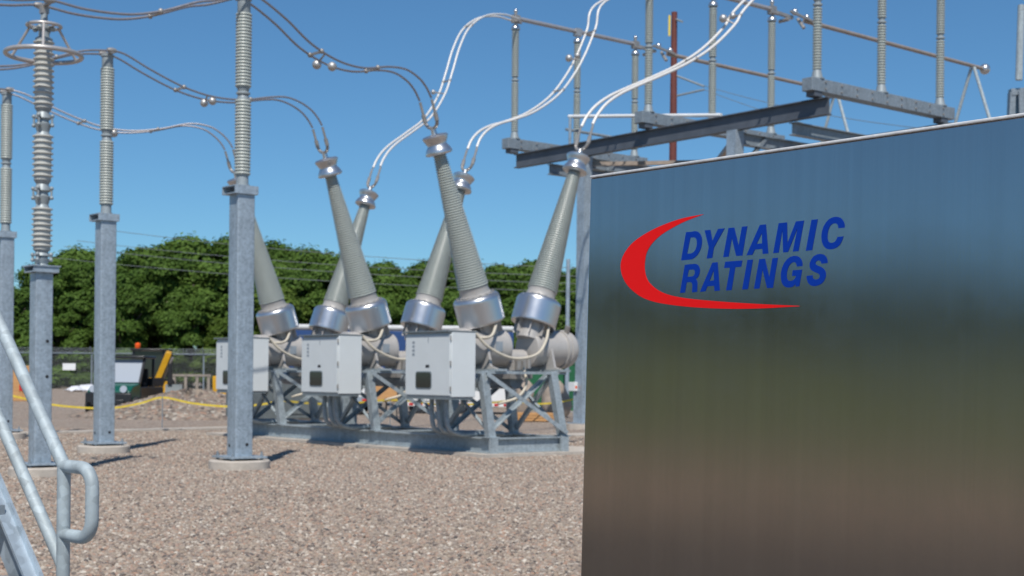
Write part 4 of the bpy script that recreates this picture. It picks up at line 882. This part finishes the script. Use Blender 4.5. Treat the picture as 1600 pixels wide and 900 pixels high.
for x, mt, hh in ((-1.2, 'redpaint', .3), (-.8, 'white', .35), (-.45, 'wood', .25), (.3, 'orange', .25), (.75, 'white', .45), (1.2, 'white', .6)): MB().box(x-.13, x+.13, .1, .5, .702, .7+hh).build('loose_box', mt, fb)
for k in range(6): MB().box(-1.4+k*.55, -1.2+k*.55, -.04, -.032, .55, .64).build('reflector', 'redpaint', fb)
for x in (-.2, .6): wheel(fb, (x, .1, .3), .3, .2, (0, 1, 0)); wheel(fb, (x, 1.7, .3), .3, .2, (0, 1, 0))
c = camxy((600-800)/F*53, 53, gz(camxy(0, 53))); pk = thing('plywood_box', 'tan plywood box beside the white truck behind the breaker legs', 'crate', c, rz=-TH)
MB().box(-.55, .5, 0, .8, .62, 1.46).build('side_panel', 'wood', pk, bevel=.01)
for x in (-.4, .0, .4): MB().box(x-.06, x+.06, .02, .78, 0, .618).build('skid_block', 'woodgrey', pk)
Yc_ = 64; c = camxy((868-800)/F*Yc_, Yc_, gz(camxy(0, Yc_))); gc = thing('green_container', 'dark green steel container behind the right end of the nearest breaker tank', 'container', c, rz=-TH)
MB().box(-1.75, 1.7, 0, 2.2, .12, 2.1).build('body', 'containergreen', gc)
for k in range(13): MB().box(-1.7+k*.27, -1.58+k*.27, -.045, -.002, .16, 2.06).build('rib', 'containergreen', gc)
MB().box(-1.78, 1.73, -.06, 2.22, 2.102, 2.2).build('top_rail', 'containergreen', gc); MB().box(-1.78, 1.73, -.06, 2.2, 0, .118).build('bottom_rail', 'containergreen', gc)
def rock(label, px, py, Y, sx, sy, sz, seed):
    c = at(px, py, Y); c.z = gz(c); rg = np.random.RandomState(seed); m = MB(); vs = []; k, sg = 9, 14; ph_ = rg.uniform(0, 6, 6)
    for i in range(k+1):
        for j in range(sg):
            th, a = math.pi*i/k, 2*math.pi*j/sg; d = 1+.16*math.sin(2*a+ph_[0])*math.sin(th)+.12*math.sin(3*a+ph_[1]+th*2)*math.sin(th)+.1*math.sin(4*th+ph_[2])+rg.uniform(-.03, .03)*math.sin(th)
            p = RT*(sx*d*math.sin(th)*math.cos(a))+FW*(sy*d*math.sin(th)*math.sin(a))+zz*(sz*d*math.cos(th)+sz*.85); vs.append(c+p)
    m.add(vs, [(i*sg+j, i*sg+(j+1) % sg, (i+1)*sg+(j+1) % sg, (i+1)*sg+j) for i in range(k) for j in range(sg)])
    tag(m.build('boulder', 'rock', smooth=50), label, 'boulder')
rock('larger tan boulder in front of the green container', 868, 615, 55, .52, .5, .75, 1)
rock('smaller tan boulder behind the dark rear breaker leg', 815, 615, 56, .42, .5, .85, 2)
c = camxy((838-800)/F*50, 50, gz(camxy(0, 50))); pl = thing('timber_pallet', 'low stack of brown timber planks on the gravel behind the nearest breaker', 'planks', c, rz=-TH)
for i in range(3):
    for k in range(4): MB().box(-1.0+.06*i, .75+.05*i, k*.28, k*.28+.24, .04+i*.1, .125+i*.1).build('plank', 'wood', pl)
for x in (-.8, .6): MB().box(x-.06, x+.06, 0, 1.08, -.03, .038).build('bearer', 'woodgrey', pl)
c = gnd(445, 672); gb = thing('equipment_box', 'dark grey steel equipment box standing behind the farthest breaker legs', 'equipment box', (c.x+1.4, c.y+3.4, 0))
MB().box(-.9, 1.4, -1.3, 1.2, .25, 1.75).build('body', 'grime', gb, bevel=.02); MB().box(-.95, 1.45, -1.35, 1.25, 1.752, 1.82).build('lid', 'grime', gb); MB().box(-.85, 1.35, -1.25, 1.15, 0, .248).build('plinth', 'conc', gb)
MB().box(-.2, .7, -1.325, -1.302, .4, 1.6).build('door', 'grime', gb)
lpz = camxy((886-800)/F*62, 62, 0); lpo = thing('slim_mast', 'slim grey mast standing behind the nearest breaker, left of the gantry column', 'mast', lpz)
MB().lathe([(.10, 0), (.085, at(886, 405, 62).z)], seg=12).build('shaft', 'galv', lpo); MB().box(-.25, .25, -.25, .25, 0, .1).build('base_plate', 'galv', lpo)
c = onx(898, 604, GX-.2); cbx = thing('junction_box', 'small white box with an orange label fixed beside the gantry column', 'electrical box', c)
MB().box(-.1, .025, -.11, .19, -.14, .14).build('housing', 'white', cbx, bevel=.01); MB().box(-.08, .0, -.1135, -.1105, -.06, .02).build('label_plate', 'orange', cbx)
MB().box(-.03, .02, -.02, .03, -1.2, -.142).build('conduit', 'galv', cbx)

# ------------------------------------------------------------------ trees
def crown_mesh(name, seed, n_clump, n_leaf, mat, rx=3.2, rz=4.3):
    rg = np.random.RandomState(seed); cl = []
    while len(cl) < n_clump:
        p = rg.uniform(-1, 1, 3)
        if np.linalg.norm(p) > 1: continue
        if p[2] > 0 and np.hypot(p[0], p[1]) > 1-.45*p[2]: continue
        cl.append((p*np.array([rx, rx, rz])*.80, rg.uniform(.6, 1.35)))
    tot = sum(c[1]**2 for c in cl); V = []
    for c, r in cl:
        k = int(n_leaf*r*r/tot); d = rg.normal(size=(k, 3)); d /= np.linalg.norm(d, axis=1)[:, None]
        d[:, 2] = np.where(d[:, 2] < -.3, -d[:, 2], d[:, 2])
        rad = r*(.72+.36*rg.uniform(0, 1, k)+.35*rg.uniform(0, 1, k)**6)[:, None]; pos = c+d*rad*np.array([1.1, 1.1, .8])
        nrm = d*1.0+rg.normal(size=(k, 3))*.33+np.array([0, 0, .25]); nrm /= np.linalg.norm(nrm, axis=1)[:, None]
        t = np.cross(nrm, rg.normal(size=(k, 3))); t /= np.linalg.norm(t, axis=1)[:, None]; bt_ = np.cross(nrm, t)
        L_ = rg.uniform(.11, .22, k)[:, None]; Wd = L_*rg.uniform(.45, .7, k)[:, None]
        V.append(np.stack([pos-t*L_, pos-bt_*Wd+nrm*.02, pos+t*L_, pos+bt_*Wd+nrm*.02], 1))
    V = np.concatenate(V).reshape(-1, 3); nf = len(V)//4
    me = bpy.data.meshes.new(name); me.vertices.add(len(V)); me.vertices.foreach_set('co', V.ravel())
    me.loops.add(nf*4); me.loops.foreach_set('vertex_index', np.arange(nf*4)); me.polygons.add(nf); me.polygons.foreach_set('loop_start', np.arange(nf)*4)
    me.update(calc_edges=True); me.validate(); me.materials.append(M[mat]); return me
CR = [crown_mesh('crown', 10+i, 30+4*i, 17000, 'leaf' if i != 3 else 'leaf2') for i in range(5)]
def trunk_mesh(seed):
    rg = np.random.RandomState(seed); m = MB(); m.tube([(0, 0, -6.8), (.06, 0, -4.5), (.1, .05, -2), (0, .1, 1.2)], .2, 8)
    for k in range(5):
        a = rg.uniform(0, 6.28); z = rg.uniform(-3.5, .5); m.tube([(.05, .05, z), (math.cos(a)*.9, math.sin(a)*.9, z+.9), (math.cos(a)*1.9, math.sin(a)*1.9, z+2.2)], .07, 6)
    o = m.build('trunk_proto', 'bark', smooth=60); me = o.data; bpy.data.objects.remove(o); return me
TR = [trunk_mesh(1), trunk_mesh(2)]
KIND = ['rounded dark green tree', 'tall uneven green tree', 'clumped mid green tree', 'yellow green tree', 'loose bushy dark tree']
WOOD = []
def tree(X, Y, top, k, rz, wide, row):
    p = camxy(X, Y, .42); s = top/11.0
    t = thing('broadleaf_tree', KIND[k], 'tree', p, group='trees of the wood beyond the fence'); t.rotation_euler = (0, 0, rz); t.scale = (s*wide, s*wide, s)
    for nm, me in (('trunk', TR[k % 2]), ('crown', CR[k])):
        o = bpy.data.objects.new(nm, me); COL.objects.link(o); o.parent = t; o.location = (0, 0, 6.8)
    WOOD.append((row, 800+F*X/Y, t))
def shrub(X, Y, top, k, rz, wide):
    p = camxy(X, Y, .42); s = top/6.2
    t = thing('shrub', 'leafy shrub', 'shrub', p, group='shrubs at the foot of the wood'); t.rotation_euler = (0, 0, rz); t.scale = (s*wide, s*wide, s)
    o = bpy.data.objects.new('foliage', BU[k]); COL.objects.link(o); o.parent = t; o.location = (0, 0, 2.3)
    o = bpy.data.objects.new('stem', ST); COL.objects.link(o); o.parent = t; o.location = (0, 0, 0)
    WOOD.append(('shrub', 800+F*X/Y, t)); t['label'] = ('low shrub' if Y < 108 else 'rear shrub' if Y < 120 else 'tall hindmost shrub')
BU = [crown_mesh('bush', 60+i, 20, 8500, 'leaf' if i else 'leaf2', 2.6, 3.3) for i in range(3)]
m_ = MB()
for a in range(4): m_.tube([(0, 0, -.3), (.3*math.cos(a*1.6), .3*math.sin(a*1.6), 1.2), (.8*math.cos(a*1.6), .8*math.sin(a*1.6), 3)], .07, 6)
o_ = m_.build('stem_proto', 'bark', smooth=60); ST = o_.data; bpy.data.objects.remove(o_)
prof = [(-300, 400), (0, 402), (30, 398), (70, 390), (130, 374), (180, 381), (225, 374), (280, 367), (340, 370), (420, 376), (470, 383), (520, 388), (560, 396), (590, 402), (650, 399), (700, 402), (740, 400), (790, 398), (830, 402), (900, 405), (1700, 405), (3000, 420)]
def top_at(px):
    for (a, ya), (b_, yb) in zip(prof, prof[1:]):
        if a <= px <= b_: return ya+(yb-ya)*(px-a)/(b_-a)
    return 405
random.seed(21)
for row, Y, stp, dz in (('front row', 110, 4.3, 0), ('middle row', 116, 3.7, -1.6), ('back row', 123, 2.9, -.1), ('hindmost row', 131, 2.7, -.9)):
    x = -58.+Y*.13
    while x < 64:
        X = x+random.uniform(-.9, .9); Yj = Y+random.uniform(-2, 2); px = 800+F*X/Yj
        zt_ = (589-top_at(px)-.01*(800-px)*1)/F*Yj+1.6-.42
        h = zt_+dz+random.uniform(-.7, .35)
        if row == 'front row': h = random.uniform(5.5, 8.6)
        tree(X, Yj, max(3.5, h), random.choice([0, 1, 2, 2, 4, 3 if row == 'front row' else 1]), random.uniform(0, 6.28), random.uniform(.95, 1.3), row)
        x += stp*(1.0 if x < 10 else 1.7)
for Y, stp in ((104, 3.1), (113, 4.0), (129, 3.6)):
    x = -56.
    while x < 64:
        shrub(x+random.uniform(-.7, .7), Y+random.uniform(-1, 1), random.uniform(3.0, 4.8)*(1.5 if Y > 120 else 1), random.choice([0, 0, 1, 2] if Y < 108 else [0, 1, 1, 2]), random.uniform(0, 6.28), random.uniform(1., 1.35)); x += stp*(1.0 if x < 10 else 1.7)
MARK = [(8, 'farthest bus support'), (64, 'surge arrester'), (165, 'second bus support'), (240, 'backhoe'), (300, 'timber rack'), (377, 'nearest bus support'), (440, 'farthest breaker pole'), (570, 'middle breaker pole'), (665, 'nearest breaker cabinet'), (740, 'nearest left bushing'), (845, 'nearest right bushing')]
ORD = ['first', 'second', 'third', 'fourth', 'fifth', 'sixth']
cnt = {}
for row, px, t in sorted(WOOD, key=lambda q: (q[0], q[1])):
    nm = t['label']; mk = [m for x, m in MARK if x <= px]
    if px < 4: t['label'] = nm+' of the wood, beyond the left edge of the photograph'; continue
    if px > 912: t['label'] = nm+' of the wood, hidden behind the steel cabinet'; continue
    if not mk: mk = ['left edge']
    k = (row+nm[:4]*(row == 'shrub'), mk[-1]); cnt[k] = cnt.get(k, 0)+1
    t['label'] = (nm+' at the foot of the wood, ' if row == 'shrub' else nm+' in the '+row+', ')+ORD[min(5, cnt[k]-1)]+' right of the '+mk[-1]
# treeline to the left of the photographer, one mass (mirrored in the steel door)
Vs = []; rg = np.random.RandomState(5)
for i in range(38):
    src = CR[i % 5]; co = np.empty(len(src.vertices)*3); src.vertices.foreach_get('co', co); co = co.reshape(-1, 4, 3)[::2].reshape(-1, 3)
    ctr = co.reshape(-1, 4, 3).mean(1, keepdims=True); co = (ctr+(co.reshape(-1, 4, 3)-ctr)*2.4).reshape(-1, 3)
    s = rg.uniform(.6, .78); p = camxy(-118+rg.uniform(-7, 7), -82+i*3.3, 0); Vs.append(co*np.array([s*1.2, s*1.2, s*1.25])+np.array([p.x, p.y, 4.6*s+hillz(-118, -82+i*3.3)]))
V = np.concatenate(Vs); nf = len(V)//4
me = bpy.data.meshes.new('treeline'); me.vertices.add(len(V)); me.vertices.foreach_set('co', V.ravel()); me.loops.add(nf*4); me.loops.foreach_set('vertex_index', np.arange(nf*4)); me.polygons.add(nf); me.polygons.foreach_set('loop_start', np.arange(nf)*4)
me.update(calc_edges=True); me.materials.append(M['leaf3']); o = bpy.data.objects.new('treeline', me); COL.objects.link(o); struct(o, 'stuff')
o['label'] = 'low green treeline mirrored softly in the steel door'
